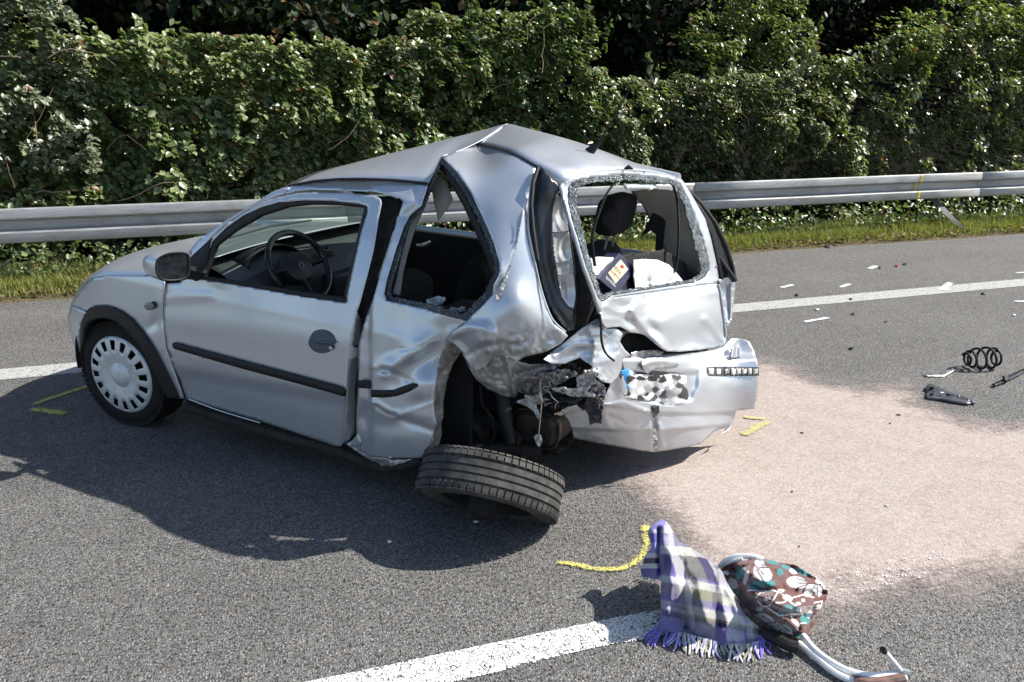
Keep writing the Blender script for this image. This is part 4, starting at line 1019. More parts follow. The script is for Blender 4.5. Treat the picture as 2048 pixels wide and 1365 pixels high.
MB().tube([SFv(lhs, u, v, .004) for u, v in catmull([(1062, 362), (1058, 400), (1057, 454), (1066, 505), (1080, 570), (1093, 612), (1107, 642), (1131, 664)], 4, False)], .0035, 6).build('wing_edge', M_PAINT, CAR)
MB().tube([PYv(u, v, y) for u, v, y in [(1076, 335, .53), (1066, 365, .58), (1062, 410, .615), (1066, 460, .64), (1075, 520, .655)]], .008, 6).build('lamp_gasket', M_RUB, CAR)

# ---- tailgate
tgs = s_tps([(1123, 372, .515), (1145, 434, .54), (1176, 537, .54), (1201, 628, .50), (1145, 355, .47), (1187, 345, .33), (1243, 341, .08), (1298, 344, -.20), (1340, 351, -.40), (1361, 358, -.51), (1390, 403, -.56), (1421, 478, -.60), (1438, 567, -.63), (1452, 673, -.64), (1298, 574, 0.0), (1226, 584, .36), (1368, 563, -.36), (1334, 703, .0), (1391, 701, -.34), (1447, 691, -.62), (1288, 670, .13), (1241, 654, .33), (1204, 600, .47), (1330, 640, .0), (1400, 630, -.40)])
GATE = bpy.data.objects.new('tailgate', None); COL.objects.link(GATE); GATE.parent = CAR
gin = [(1160, 371), (1203, 364), (1271, 361), (1320, 366), (1352, 371), (1367, 408), (1381, 456), (1392, 497), (1403, 537), (1400, 549), (1384, 559), (1340, 566), (1298, 573), (1226, 583), (1206, 592), (1198, 575), (1181, 523), (1170, 478), (1158, 437), (1152, 400)]
gmid = [(1152, 362), (1190, 354), (1245, 350), (1300, 353), (1340, 360), (1361, 367), (1378, 402), (1393, 440), (1405, 478), (1415, 520), (1418, 540), (1410, 556), (1390, 565), (1340, 572), (1298, 579), (1226, 590), (1206, 604), (1197, 594), (1172, 530), (1158, 480), (1144, 436), (1137, 395), (1140, 372)]
gout = [(1120, 371), (1145, 355), (1187, 345), (1243, 341), (1298, 344), (1340, 351), (1362, 358), (1370, 367), (1391, 403), (1411, 439), (1422, 478), (1432, 523), (1438, 560), (1432, 568), (1368, 575), (1300, 584), (1230, 594), (1208, 612), (1201, 628), (1187, 586), (1170, 540), (1152, 478), (1138, 434), (1126, 392)]
panel('window_frame', gout, tgs, M_PAINT, GATE, [], sp=5, holes=[gmid], thick=.012)
panel('window_glass_remains', [((a[0]), (a[1])) for a in gmid], (lambda u, v, o: tgs(u, v, o+.004)), M_CRUMB, GATE, [crumple(9, .006, 8)], sp=3, holes=[rag(gin, 1.3, 9)], thick=.005)
lowo = [(1206, 602), (1230, 595), (1300, 585), (1368, 575), (1430, 568), (1437, 569), (1441, 585), (1446, 620), (1452, 673), (1452, 684), (1447, 691), (1420, 697), (1391, 701), (1360, 704), (1334, 703), (1322, 697), (1311, 689), (1298, 678), (1288, 670), (1275, 667), (1262, 666), (1250, 659), (1241, 654), (1226, 655), (1213, 657), (1203, 645), (1199, 630)]
Toff = [crease([(1264, 620), (1275, 640), (1300, 668), (1330, 700)], 9, .030, True), bump(1250, 635, 22, 16, -.030, 30), bump(1300, 660, 18, 12, -.02, 40), crease([(1215, 612), (1245, 630), (1264, 622), (1285, 600)], 8, .018, True), crease([(1206, 640), (1240, 640), (1262, 660)], 6, .012, True), crease([(1290, 596), (1270, 616), (1256, 612)], 6, -.012, True), bump(1235, 612, 14, 10, -.02), crease([(1410, 640), (1452, 690)], 8, .012, True), bump(1425, 665, 22, 14, -.014, 40), ramp((1448, 620), (1438, 620), 0), crease([(1330, 598), (1432, 584)], 10, .006, True), crumple(34, .010, 12, True, lambda u, v: 1/(1+np.exp((u-1290)/14.0)))]
panel('gate_skin', lowo, tgs, M_PAINT, GATE, Toff, sp=4, sharp=55)
# right lamp hole edge of the gate
MB().tube([SFv(tgs, u, v, .008) for u, v in [(1437, 569), (1441, 585), (1446, 620), (1452, 673)]], .006, 6).build('gate_edge', M_PAINT, GATE)
# third brake lamp
panel('brake_lamp', [(1248, 367), (1309, 367), (1318, 378), (1300, 379), (1256, 379)], (lambda u, v, o: tgs(u, v, o-.03)), M_CHROME, GATE, [], sp=4, thick=.01)
# loose trim strips hanging across the opening
for pts in ([(1231, 365), (1220, 378), (1210, 395), (1198, 425), (1188, 456), (1184, 481), (1187, 515), (1190, 533)], [(1346, 370), (1352, 390), (1355, 411), (1357, 456), (1355, 509), (1350, 545)]):
    C = catmull(pts, 5, False)
    MB().tube([SFv(tgs, u, v, -.03) for u, v in C], .0095, 8, flat=.5).build('loose_trim', M_BLKG, GATE)
MB().tube([SFv(tgs, u, v, .02) for u, v in catmull([(1199, 628), (1202, 650), (1203, 680), (1208, 700), (1216, 712), (1228, 722)], 5, False)], .005, 6).build('cable', M_BLK, GATE)
# antenna and washer nozzle on the roof
ANT = bpy.data.objects.new('antenna', None); COL.objects.link(ANT); ANT.parent = CAR
ab = PYv(1186, 308, .12); tip = PYv(1260, 178, .10)
MB().tube([ab+Vector((-.03, 0, -.012)), ab+Vector((-.01, 0, .012)), ab+(tip-ab)*.16, ab+(tip-ab)*.30], [.026, .020, .008, .005], 10).build('base', M_BLK, ANT)
MB().tube([ab+(tip-ab)*.28, ab+(tip-ab)*.7, tip], [.004, .003, .0022], 6).build('mast', M_BLK, ANT)
nz = PYv(1258, 336, .06); MB().tube([nz+Vector((-.02, 0, -.006)), nz+Vector((0, 0, .004)), nz+Vector((.018, 0, -.004))], [.004, .011, .003], 8).build('washer_nozzle', M_BLK, CAR)

# ---- rear bumper
bps = s_tps([(1309, 905, .05), (1402, 888, -.2), (1463, 849, -.5), (1508, 818, -.60), (1516, 727, -.62), (1496, 682, -.66), (1475, 677, -.66), (1241, 895, .16), (1147, 877, .3), (1123, 823, .42), (1205, 799, .33), (1300, 800, .07), (1400, 760, -.26), (1450, 780, -.44), (1334, 712, -.02), (1250, 722, .24), (1182, 731, .40), (1400, 710, -.34), (1517, 783, -.60)])
BUM = bpy.data.objects.new('rear_bumper', None); COL.objects.link(BUM); BUM.parent = CAR
bo = [(1245, 716), (1262, 713), (1300, 711), (1334, 708), (1391, 706), (1430, 700), (1447, 694), (1456, 684), (1462, 678), (1475, 677), (1490, 679), (1498, 684), (1508, 702), (1515, 725), (1518, 745), (1517, 770), (1514, 795), (1508, 818), (1490, 820), (1473, 822), (1468, 836), (1463, 850), (1458, 858), (1449, 866), (1452, 856), (1440, 858), (1428, 864), (1414, 877), (1402, 888), (1377, 894), (1340, 900), (1309, 905), (1275, 901), (1241, 895), (1210, 890), (1182, 884), (1147, 877), (1144, 862), (1138, 846), (1130, 834), (1122, 822), (1135, 815), (1160, 810), (1190, 806), (1205, 798), (1214, 785), (1222, 765), (1236, 752), (1242, 735)]
ledge = [(1130, 826), (1205, 808), (1300, 824), (1393, 826), (1450, 824), (1510, 818)]
plate_r = [(1242, 738), (1300, 744), (1400, 741), (1398, 774), (1385, 803), (1340, 812), (1260, 800)]
def recess(u, v):
    k = inside(u, v, np.array(plate_r)); d = dist_poly(u, v, plate_r); return np.where(k, -.028*np.clip(d/9, 0, 1), 0)
def stepl(u, v):
    yv = np.interp(u, [p[0] for p in ledge], [p[1] for p in ledge]); t = np.clip((v-yv)/5, 0, 1); return -.016*t
def stepl2(u, v):
    yv = np.interp(u, [1123, 1311, 1451], [855, 862, 849]); t = np.clip((v-yv)/4, 0, 1); return -.014*t-.0012*np.clip(v-yv, 0, 60)
Boff = [recess, stepl, stepl2, ramp((1400, 722), (1400, 706), -.05), crease([(1306, 835), (1309, 860), (1311, 905)], 5, -.016, True), crease([(1318, 850), (1326, 893)], 5, .008, True), crease([(1218, 832), (1250, 846)], 4, -.006, True), crease([(1205, 812), (1250, 806), (1300, 828)], 5, .010, True), bump(1225, 775, 14, 26, -.02), bump(1300, 722, 16, 7, .012), crease([(1285, 720), (1300, 745)], 5, -.014, True), crumple(40, .004, 21, False), crumple(22, .010, 22, True, lambda u, v: 1/(1+np.exp((u-1225)/10.0)))]
panel('bumper_skin', bo, bps, M_PAINT, BUM, Boff, sp=4, sharp=50)
slot = [(1414, 735), (1440, 734), (1517, 735), (1518, 752), (1440, 752), (1420, 752), (1414, 745)]
panel('reflector_slot', slot, (lambda u, v, o: bps(u, v, o+.004)), M_BLKT, BUM, [], sp=5, thick=0)
for i, (u, w) in enumerate([(1423, 8), (1438, 7), (1455, 8), (1467, 7), (1478, 7), (1489, 7), (1500, 6), (1511, 8)]):
    panel('reflector_block', [(u-w*.6, 737+(i % 3)), (u+w*.6, 737+(i % 2)), (u+w*.55, 749-(i % 3)), (u-w*.55, 750)], (lambda u, v, o: bps(u, v, o+.012)), M_FOAM if i != 2 else M_TORN, BUM, [], sp=3, thick=.008)
panel('bumper_buffer', [(1458, 716), (1461, 700), (1468, 684), (1475, 680), (1480, 700), (1480, 716), (1470, 717)], (lambda u, v, o: bps(u, v, o+.006)), simple('grey buffer', (.20, .22, .25), .5, 0, .2, 40), BUM, [crease([(1468, 684), (1463, 716)], 4, .012, True), crease([(1476, 686), (1474, 716)], 4, -.008, True)], sp=3)
panel('crack', [(1303, 812), (1310, 811), (1318, 812), (1319, 824), (1313, 833), (1306, 836), (1303, 824)], (lambda u, v, o: bps(u, v, o+.006)), M_BLKT, BUM, [crumple(8, .01, 3)], sp=2, thick=0)
panel('scuff', [(1308, 852), (1313, 862), (1316, 880), (1314, 902), (1308, 903), (1304, 880)], (lambda u, v, o: bps(u, v, o-.004)), M_TORN, BUM, [crumple(6, .008, 3)], sp=2, thick=0)
panel('torn_clip', [(1458, 858), (1463, 850), (1460, 858), (1451, 867), (1441, 869), (1449, 864)], (lambda u, v, o: bps(u, v, o)), M_PAINTD, BUM, [], sp=3)
# registration plate: bent, its print scrambled into grey cells as in the photograph
cells = [(random.uniform(1236, 1382), random.uniform(732, 816), random.choice([.75, .7, .8, .62, .35, .5, .3, .1, .05, .04, .55])) for _ in range(110)]
CE = np.array(cells)
def plate_col(u, v, P):
    d = (u[:, None]-CE[None, :, 0])**2+((v[:, None]-CE[None, :, 1])*1.15)**2; g = CE[d.argmin(1), 2]
    c = np.stack([g, g, g*1.02], 1); bl = (d.argmin(1)[:, None] == np.where(CE[:, 0] < 1256)[0][None]).any(1) & (v < 790)
    c[bl] = np.array([.05, .33, .72]); return c
pl = panel('number_plate', [(1242, 742), (1258, 738), (1275, 750), (1300, 748), (1320, 752), (1345, 748), (1372, 752), (1374, 775), (1378, 795), (1372, 806), (1350, 810), (1325, 814), (1305, 806), (1275, 800), (1252, 796), (1240, 780)], (lambda u, v, o: bps(u, v, o)), M_VCOL, BUM, [crease([(1300, 745), (1312, 810)], 12, -.012, True), crumple(30, .010, 31, False), lambda u, v: .004+0*u], sp=2, thick=.002, colors=plate_col)

# ---- crushed metal between wing and bumper
def inward(surf, k): return lambda u, v, o: surf(u, v, o+k)
wps = s_tps([(1107, 700, .60), (1131, 682, .56), (1177, 648, .45), (1201, 645, .40), (1215, 715, .41), (1240, 740, .34), (1189, 750, .48), (1159, 717, .50), (1110, 728, .62)])
panel('rear_cross_panel', [(1100, 706), (1131, 684), (1155, 664), (1177, 648), (1195, 638), (1203, 646), (1214, 658), (1232, 656), (1246, 668), (1240, 684), (1250, 700), (1262, 712), (1246, 718), (1243, 738), (1236, 755), (1222, 768), (1205, 764), (1190, 752), (1183, 732), (1160, 716), (1130, 728), (1104, 728), (1088, 720)], wps, M_PAINT, CAR, [crease([(1180, 652), (1190, 690), (1186, 725)], 7, .016, True), crease([(1110, 712), (1150, 690), (1188, 690)], 7, .012, True), bump(1165, 700, 18, 10, -.012), bump(1215, 690, 12, 18, -.012), crumple(30, .007, 14)], sp=3.2, sharp=55)
panel('hinge_plate', [(1177, 652), (1190, 648), (1203, 652), (1217, 672), (1200, 674), (1186, 674), (1178, 666)], inward(wps, .02), M_PAINT, CAR, [], sp=4)
panel('cavity_shade_panel', [(1228, 700), (1240, 684), (1252, 668), (1268, 664), (1290, 672), (1318, 694), (1345, 703), (1395, 702), (1390, 712), (1330, 714), (1262, 716)], inward(bps, -.10), M_DARKM, CAR, [], sp=8)  # black panel set deep in the hole, standing in for its shade
panel('latch_bracket', [(1262, 705), (1300, 700), (1330, 702), (1322, 712), (1290, 716), (1262, 716)], inward(bps, -.02), M_TORN, CAR, [crumple(10, .012, 9)], sp=3, sharp=40)
panel('bent_strip', [(1282, 722), (1296, 716), (1320, 714), (1350, 720), (1362, 728), (1345, 734), (1310, 738), (1296, 748), (1288, 742), (1284, 732)], inward(bps, .012), M_PAINT, CAR, [crease([(1285, 730), (1320, 722), (1360, 728)], 6, .014, True), crumple(16, .008, 5)], sp=3, sharp=50)
panel('gap_shade_patch', [(1302, 742), (1330, 744), (1344, 750), (1340, 758), (1318, 757), (1304, 750)], inward(bps, .002), M_BLKT, CAR, [], sp=4, thick=0)  # flat black patches on the skin paint the shade of open gaps
panel('gap_shade_patch', [(1218, 716), (1226, 708), (1244, 718), (1250, 745), (1242, 760), (1234, 740), (1222, 724)], inward(bps, .0), M_BLKT, CAR, [], sp=4, thick=0)
ips = s_tps([(924, 703, .70), (952, 759, .66), (1001, 789, .60), (1036, 775, .56), (1100, 748, .52), (1125, 722, .52), (1033, 724, .62), (975, 716, .68)])
panel('inner_wing', [(920, 696), (936, 700), (955, 706), (975, 714), (1000, 710), (1034, 722), (1060, 730), (1098, 728), (1126, 722), (1118, 738), (1102, 750), (1075, 762), (1040, 776), (1032, 796), (1005, 792), (977, 779), (952, 760), (936, 732)], ips, M_TORN, CAR, [crease([(1015, 725), (1030, 790)], 5, .018, True), crease([(1040, 745), (1100, 730)], 5, -.014, True), crease([(1045, 760), (1110, 742)], 5, .012, True), crumple(30, .018, 33), crumple(12, .004, 34)], sp=3, sharp=38)
panel('torn_slot', [(985, 711), (1005, 709), (1036, 718), (1060, 726), (1085, 728), (1120, 724), (1160, 712), (1182, 728), (1188, 745), (1170, 745), (1150, 722), (1110, 736), (1060, 738), (1020, 726), (990, 722)], inward(ips, -.03), M_DARKM, CAR, [], sp=5)
msh = s_tps([(1040, 800, .52), (1075, 770, .52), (1120, 745, .50), (1180, 735, .42), (1210, 790, .36), (1170, 830, .36), (1090, 830, .42)])
R3 = random.Random(5)
def scrap(name, cx, cy, ru, rv, mat, y_off, seed, n=11, amp=.035, parent=CAR, surf=msh, rough_=.45):
    r = random.Random(seed); pts = []
    for k in range(n):
        a = 2*math.pi*k/n; f = r.uniform(1-rough_, 1+rough_); pts.append((cx+ru*f*math.cos(a), cy+rv*f*math.sin(a)))
    return panel(name, pts, inward(surf, y_off), mat, parent, [crumple(17, amp, seed), crumple(8, amp*.35, seed+1)], sp=2.2, sharp=35, thick=.004)
scrap('crumpled_steel', 1075, 770, 44, 20, M_TORN, .0, 41, 15, .05)
scrap('crumpled_steel', 1105, 752, 40, 13, M_TORN, .045, 46, 13, .04)
scrap('foam_chunk', 1068, 800, 28, 13, M_FOAM, .05, 42, 13, .04)
scrap('foam_chunk', 1176, 758, 24, 20, M_FOAM, .07, 43, 13, .04)
scrap('foam_chunk', 1152, 786, 40, 11, M_FOAM, .075, 44, 17, .04)
scrap('torn_plastic', 1135, 745, 36, 15, M_BLKT, .025, 45, 17, .05, rough_=.6)
scrap('torn_plastic', 1110, 800, 48, 18, M_BLKT, .0, 47, 15, .05)
scrap('torn_plastic', 1160, 800, 48, 15, M_BLKT, .015, 48, 17, .05, rough_=.6)
scrap('crumpled_steel', 1190, 783, 24, 14, M_TORN, .045, 49, 15, .05)
panel('plastic_flap', [(1172, 800), (1184, 792), (1200, 798), (1208, 805), (1205, 830), (1203, 848), (1190, 846), (1180, 851), (1177, 830), (1168, 818)], s_tps([(1172, 800, .42), (1208, 805, .37), (1203, 848, .38), (1180, 851, .40)]), M_BLKT, CAR, [crumple(14, .02, 51)], sp=2.5, sharp=40)
panel('plastic_flap', [(1188, 772), (1198, 770), (1212, 782), (1210, 798), (1202, 802), (1196, 790)], s_tps([(1188, 772, .40), (1212, 782, .37), (1202, 802, .40)]), M_BLKT, CAR, [crumple(10, .02, 52)], sp=2.5, sharp=40)
panel('foam_shred', [(1043, 800), (1056, 792), (1068, 798), (1074, 815), (1080, 832), (1076, 838), (1066, 822), (1052, 812)], s_tps([(1043, 800, .56), (1074, 815, .55), (1078, 836, .55)]), M_FOAM, CAR, [crumple(9, .02, 53)], sp=2, sharp=40)
for k in range(16):                            # dangling wires and shreds
    u, v = R3.uniform(1060, 1200), R3.uniform(745, 800); y = .52-.12*(u-1060)/140+.03
    p = [PYv(u, v, y)]
    for j in range(4): p.append(p[-1]+Vector((R3.gauss(0, .015), R3.gauss(.004, .012), R3.gauss(-.004, .016))))
    MB().tube(p, [.003, .0028, .0025, .002, .0015], 5).build('shred', R3.choice([M_FOAM, M_STEELB, M_BLKT]), CAR)
MB().tube([PYv(u, v, .56) for u, v in [(1082, 745), (1080, 775), (1084, 800), (1081, 830), (1078, 860), (1076, 885)]], [.004, .003, .003, .003, .003, .002], 6).build('dangling_wire', M_STEELB, CAR)
scrap('foam_shred', 1077, 880, 8, 12, M_FOAM, .14, 61, 9, .03)
panel('pillar_light_block', [(1004, 520), (1058, 410), (1108, 396), (1150, 490), (1186, 590), (1165, 672), (1090, 690), (1010, 640)], s_y(.47), M_DARKM, CAR, [], sp=10, thick=.01)  # hidden panel added behind the lamp to block sun leaking through the body
# ---- underbody, wheel well, exhaust
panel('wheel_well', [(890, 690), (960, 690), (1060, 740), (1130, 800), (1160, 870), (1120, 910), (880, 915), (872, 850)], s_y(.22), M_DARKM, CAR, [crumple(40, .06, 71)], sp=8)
MB().tube([PYv(1002, 770, .52), PYv(1008, 820, .53), PYv(1020, 886, .54)], [.030, .032, .026], 12).build('shock_absorber', M_BLK, CAR)
MB().lathe([(0, .03), (.10, .03), (.105, .0), (.10, -.05), (0, -.05)], Matrix.Translation(PYv(935, 858, .50)) @ Matrix.Rotation(math.radians(70), 4, 'X'), 24).build('brake_drum', M_DARKM, CAR)
MB().tube([PYv(900, 800, .46), PYv(950, 830, .48), PYv(1040, 880, .50)], [.025, .03, .025], 8).build('trailing_arm', M_DARKM, CAR)
MB().tube([PYv(u, v, .55) for u, v in [(960, 770), (965, 810), (985, 835), (990, 870), (975, 895)]], .007, 6).build('brake_hose', M_BLK, CAR)
MB().tube([PYv(940, 895, .56), PYv(1000, 897, .52), PYv(1080, 900, .40)], .03, 10).build('axle_beam', M_DARKM, CAR)
mu = PYv(1080, 850, .42); rows = []
for f_, dx in ((.05, .0), (.8, .0), (1, .02), (1, .20), (.8, .24), (.05, .25)):
    rows.append([mu+Vector(((.105*f_)*math.copysign(abs(math.cos(t))**.6, math.cos(t)), .06-dx, .075*f_*math.copysign(abs(math.sin(t))**.6, math.sin(t)))) for t in np.linspace(0, 2*math.pi, 28, endpoint=False)])
loft('muffler', rows, M_MUFF, CAR, False, 0, True)
mb = MB(); mb.tube([mu+Vector((.110*math.copysign(abs(math.cos(t))**.6, math.cos(t)), .045, .080*math.copysign(abs(math.sin(t))**.6, math.sin(t)))) for t in np.linspace(0, 2*math.pi, 28, endpoint=False)], .005, 6, True); mb.build('muffler_seam', M_MUFF, CAR)
# floor pan with sides so that nothing shines through
def boxpart(name, c, size, mat, parent=CAR, bev=.0):
    o = MB().box(c, size).build(name, mat, parent, False)
    if bev:
        md = o.modifiers.new('b', 'BEVEL'); md.width = bev; md.segments = 3
        o.data.polygons.foreach_set('use_smooth', [True]*len(o.data.polygons))
    return o
boxpart('floor_pan', (1.10, 0, .235), (2.2, 1.30, .03), M_DARKM); 
def slab(name, poly, z, t, mat):
    n = len(poly); vs = [Vector((x, y, z)) for x, y in poly]+[Vector((x, y, z-t)) for x, y in poly]
    return mesh_obj(name, vs, [tuple(range(n)), tuple(range(2*n-1, n-1, -1))]+[(i, i+n, (i+1) % n+n, (i+1) % n) for i in range(n)], mat, CAR)
slab('floor_pan', [(2.2, .30), (2.2, -.68), (2.72, -.62), (2.48, .10), (2.30, .30)], .36, .03, M_DARKM)
boxpart('firewall', (.40, 0, .58), (.03, 1.30, .70), M_DARKM)
boxpart('inner_sill', (1.0, .655, .50), (1.25, .03, .55), M_INT); boxpart('inner_side', (1.85, .60, .62), (.42, .03, .62), M_INT)
slab('wheelhouse_light_block', [(1.88, .72), (1.88, .38), (2.40, .30), (2.42, .56), (2.30, .66), (2.12, .725)], .92, .02, M_INT)  # slab added over the arch to stop sunlight passing out through it
slab('boot_floor', [(2.05, .50), (2.05, -.60), (2.66, -.58), (2.45, .05), (2.28, .42)], .60, .03, M_INT)
MB().tube([SDv(u, v, -.03) for u, v in [(375, 812), (520, 858), (690, 905), (770, 938), (812, 932), (845, 918)]], [.03, .035, .035, .03, .02, .02], 8).build('sill_flange', M_DARKM, CAR)
panel('sill_crumple', [(690, 888), (705, 880), (716, 868), (724, 885), (740, 914), (790, 919), (838, 919), (815, 933), (785, 938), (765, 936), (735, 918)], s_side(-.025), M_PAINTD, CAR, [crumple(22, .02, 81)], sp=4, sharp=45)
# ---- right-hand side (seen through the windows)
def rside(name, xs, zs, mat, dy=0.0, parent=CAR):
    rows = [[Vector((x, -(float(flank(x, z))+dy), z)) for z in zs] for x in xs]
    return loft(name, rows, mat, parent, False, .003)
rside('right_wing', np.linspace(-.45, .42, 10), [.62, .70, .80, .88], M_PAINT); rside('right_wing', [-.5, -.42, -.40], [.2, .35, .5, .62], M_PAINT)
RD = rside('right_door', np.linspace(.43, 1.62, 10), [.20, .30, .45, .60, .75, .90, .97], M_PAINT)
rside('right_quarter', np.linspace(1.63, 2.12, 6), [.20, .30, .45, .60, .75, .90, .98], M_PAINT); rside('right_quarter', np.linspace(2.1, 2.78, 7), [.66, .75, .90, .99], M_PAINT)
rside('right_a_pillar', [.62, .67], [.95, .97], M_PAINT)
def rpill(name, a, b, w, mat, parent=CAR): MB().tube([a, (a+b)/2+Vector((0, -.012, 0)), b], w, 8, flat=.6).build(name, mat, parent)
rpill('right_a_pillar', Vector((.60, -.745, .96)), Vector((1.08, -.585, 1.35)), .035, M_BLK)
rpill('right_b_pillar', Vector((1.64, -.745, .97)), Vector((1.56, -.60, 1.42)), .045, M_BLK)
rpill('right_cant_rail', Vector((1.05, -.585, 1.345)), Vector((1.80, -.565, 1.50)), .035, M_PAINT)
rpill('right_cant_rail', Vector((1.80, -.565, 1.50)), Vector((2.52, -.54, 1.405)), .035, M_PAINT)
boxpart('door_card', (1.05, -.70, .60), (1.15, .04, .72), M_INT, CAR, .02); boxpart('side_card', (1.95, -.69, .62), (.62, .04, .72), M_INT, CAR, .02)
hp = PYv(848, 488, -.66); MB().tube([hp+Vector((-.05, 0, -.012)), hp+Vector((-.01, .012, -.01)), hp+Vector((.035, .014, .008)), hp+Vector((.05, .004, .02))], [.009, .011, .011, .009], 8).build('inner_handle', M_CHROME, CAR)
# right rear corner seen past the tailgate
panel('right_rear_wing', [(1436, 560), (1440, 568), (1445, 610), (1450, 640), (1455, 656), (1464, 640), (1467, 610), (1470, 580), (1470, 560), (1455, 555)], s_tps([(1436, 560, -.66), (1455, 656, -.66), (1467, 610, -.735), (1470, 560, -.74), (1450, 640, -.66)]), M_PAINT, CAR, [crease([(1455, 570), (1458, 640)], 3, -.014, True), crease([(1463, 565), (1461, 640)], 3, .01, True), crumple(20, .01, 91)], sp=3, sharp=50)
panel('right_window_frame', [(1368, 376), (1376, 380), (1400, 410), (1425, 446), (1446, 486), (1460, 520), (1466, 550), (1470, 560), (1462, 565), (1442, 558), (1436, 530), (1424, 478), (1404, 425), (1384, 392)], s_tps([(1368, 376, -.555), (1425, 446, -.66), (1466, 550, -.76), (1436, 530, -.66), (1404, 425, -.60)]), M_BLK, CAR, [], sp=4, thick=.02)
MB().tube([PYv(u, v, y) for u, v, y in [(1370, 375, -.56), (1402, 408, -.62), (1430, 446, -.68), (1452, 492, -.73), (1464, 530, -.76), (1469, 560, -.77)]], .012, 8).build('window_rubber', M_RUB, CAR)
MB().tube([PYv(1426, 497, -.67), PYv(1448, 530, -.70), PYv(1471, 562, -.73)], [.010, .012, .014], 8).build('window_strut', M_BLKG, CAR)
# ---- windscreen
rows = []
for t in np.linspace(0, 1, 9):
    r = []
    for s in np.linspace(1, -1, 17):
        base = Vector((.44+.20*s*s, .70*s, .985)); top = Vector((.985+.075*s*s, .565*s, 1.395-.05*s*s))
        p = base.lerp(top, t); p.x -= .02*math.sin(math.pi*t); r.append(p)
    rows.append(r)
loft('windscreen', rows, M_WSCR, CAR, False, 0)
MB().tube(rows[0][::2], .012, 6).build('windscreen_seal', M_RUB, CAR); MB().tube(rows[-1][::2], .010, 6).build('windscreen_seal', M_RUB, CAR)
MB().tube([r[-1] for r in rows], .012, 6).build('windscreen_seal', M_RUB, CAR)
MB().tube([Vector((.50, .40, 1.03)), Vector((.48, .1, 1.045)), Vector((.50, -.2, 1.04))], .006, 6).build('wiper', M_BLK, CAR)
# ---- dashboard and steering wheel
DASH = bpy.data.objects.new('dashboard', None); COL.objects.link(DASH); DASH.parent = CAR
rows = []
for s in np.linspace(1, -1, 25):
    y = .68*s; hump = .055*math.exp(-((y-.36)/.17)**2); cen = .05*math.exp(-(y/.14)**4)
    prof = [(.48, .955), (.56, .960), (.66, .950+.4*hump), (.74, .925+hump), (.80+cen*.5, .895+hump*.6), (.82+cen, .84), (.81+cen, .74), (.79+cen, .62), (.74, .48)]
    rows.append([Vector((a, y, z)) for a, z in prof])
loft('dash_top', rows, M_DASH, DASH, False, .004)
boxpart('console', (.86, 0, .62), (.14, .24, .44), M_DASHD, DASH, .02)
cs = s_tps([(628, 500, .10), (690, 500, -.10), (640, 600, .09), (692, 600, -.10)])
panel('console_face', [(628, 512), (640, 498), (660, 494), (676, 503), (684, 520), (690, 580), (692, 602), (640, 602), (632, 560)], cs, M_DASHD, DASH, [], sp=8, thick=.01)
for (u, v, ru, rv) in ((634, 519, 11, 13), (655, 511, 15, 12)):
    vo = disc_on(cs, u, v, ru, rv, .006, M_DASH, 'air_vent', DASH, .004, .1, 24)
    for k in range(5): MB().tube([SFv(cs, u-ru*.75, v-rv*.6+k*rv*.3, .014), SFv(cs, u+ru*.75, v-rv*.7+k*rv*.3, .014)], .003, 4).build('slat', M_BLK, vo)
panel('radio', [(660, 536), (684, 530), (688, 566), (662, 572)], inward(cs, .006), M_BLKG, DASH, [], sp=8, thick=.005)
panel('display', [(665, 540), (674, 538), (675, 552), (667, 554)], inward(cs, .012), M_PAPERW, DASH, [], sp=4, thick=.001)
vs2 = s_tps([(455, 548, .62), (505, 560, .50), (480, 575, .55), (430, 535, .66)])
for k in range(4): MB().tube([SFv(vs2, 458+k*2, 552+k*3-3, .0), SFv(vs2, 484+k, 549+k*3-3, .0)], .004, 5).build('side_vent_slat', M_BLK, DASH)
disc_on(vs2, 494, 557, 6, 6, .01, M_BLK, 'light_switch', DASH, .0); disc_on(vs2, 494, 557, 3.6, 3.6, .004, simple('pale blue switch cap', (.30, .42, .55), .4), 'switch_cap', DASH, .012)
mb = MB(); bc = Vector((.70, .37, .945)); rr = []
for t in np.linspace(0, 1, 7):
    rr.append([bc+Vector((-.10+.17*t, .175*math.cos(a), .075*math.sin(a)*(1-.1*(1-t)))) for a in np.linspace(-.25, math.pi+.25, 15)])
loft('instrument_hood', rr, M_DASHD, DASH, False, .006)
boxpart('instruments', (.66, .37, .93), (.02, .28, .11), M_BLKG, DASH)
SW = bpy.data.objects.new('steering_wheel', None); COL.objects.link(SW); SW.parent = CAR
sc_ = PYv(599, 533, .37); nx = Vector((.86, .04, .50)).normalized(); ay = Vector((0, 1, 0)); ay = (ay-nx*ay.dot(nx)).normalized(); az = nx.cross(ay)
ring_ = [sc_+(ay*math.cos(a)+az*math.sin(a))*.178 for a in np.linspace(0, 2*math.pi, 40, endpoint=False)]
MB().tube(ring_, .0155, 10, True).build('rim', M_BLKG, SW)
def swd(r, n=28): return [sc_+(ay*math.cos(a)*r+az*(math.sin(a)*r*.92-.0)) for a in np.linspace(0, 2*math.pi, n, endpoint=False)]
loft('hub', [[p-nx*.06 for p in swd(.09)], [p-nx*.02 for p in swd(.092)], [p+nx*.0 for p in swd(.08)], [p+nx*.012 for p in swd(.045)], [p+nx*.014 for p in swd(.002)]], M_DASHD, SW, False, 0, True)
for sg in (1, -1):
    MB().tube([sc_+ay*sg*.07-nx*.02, sc_+ay*sg*.125-nx*.012+az*-.0, sc_+ay*sg*.172], [.028, .022, .018], 8, flat=.5).build('spoke', M_DASHD, SW)
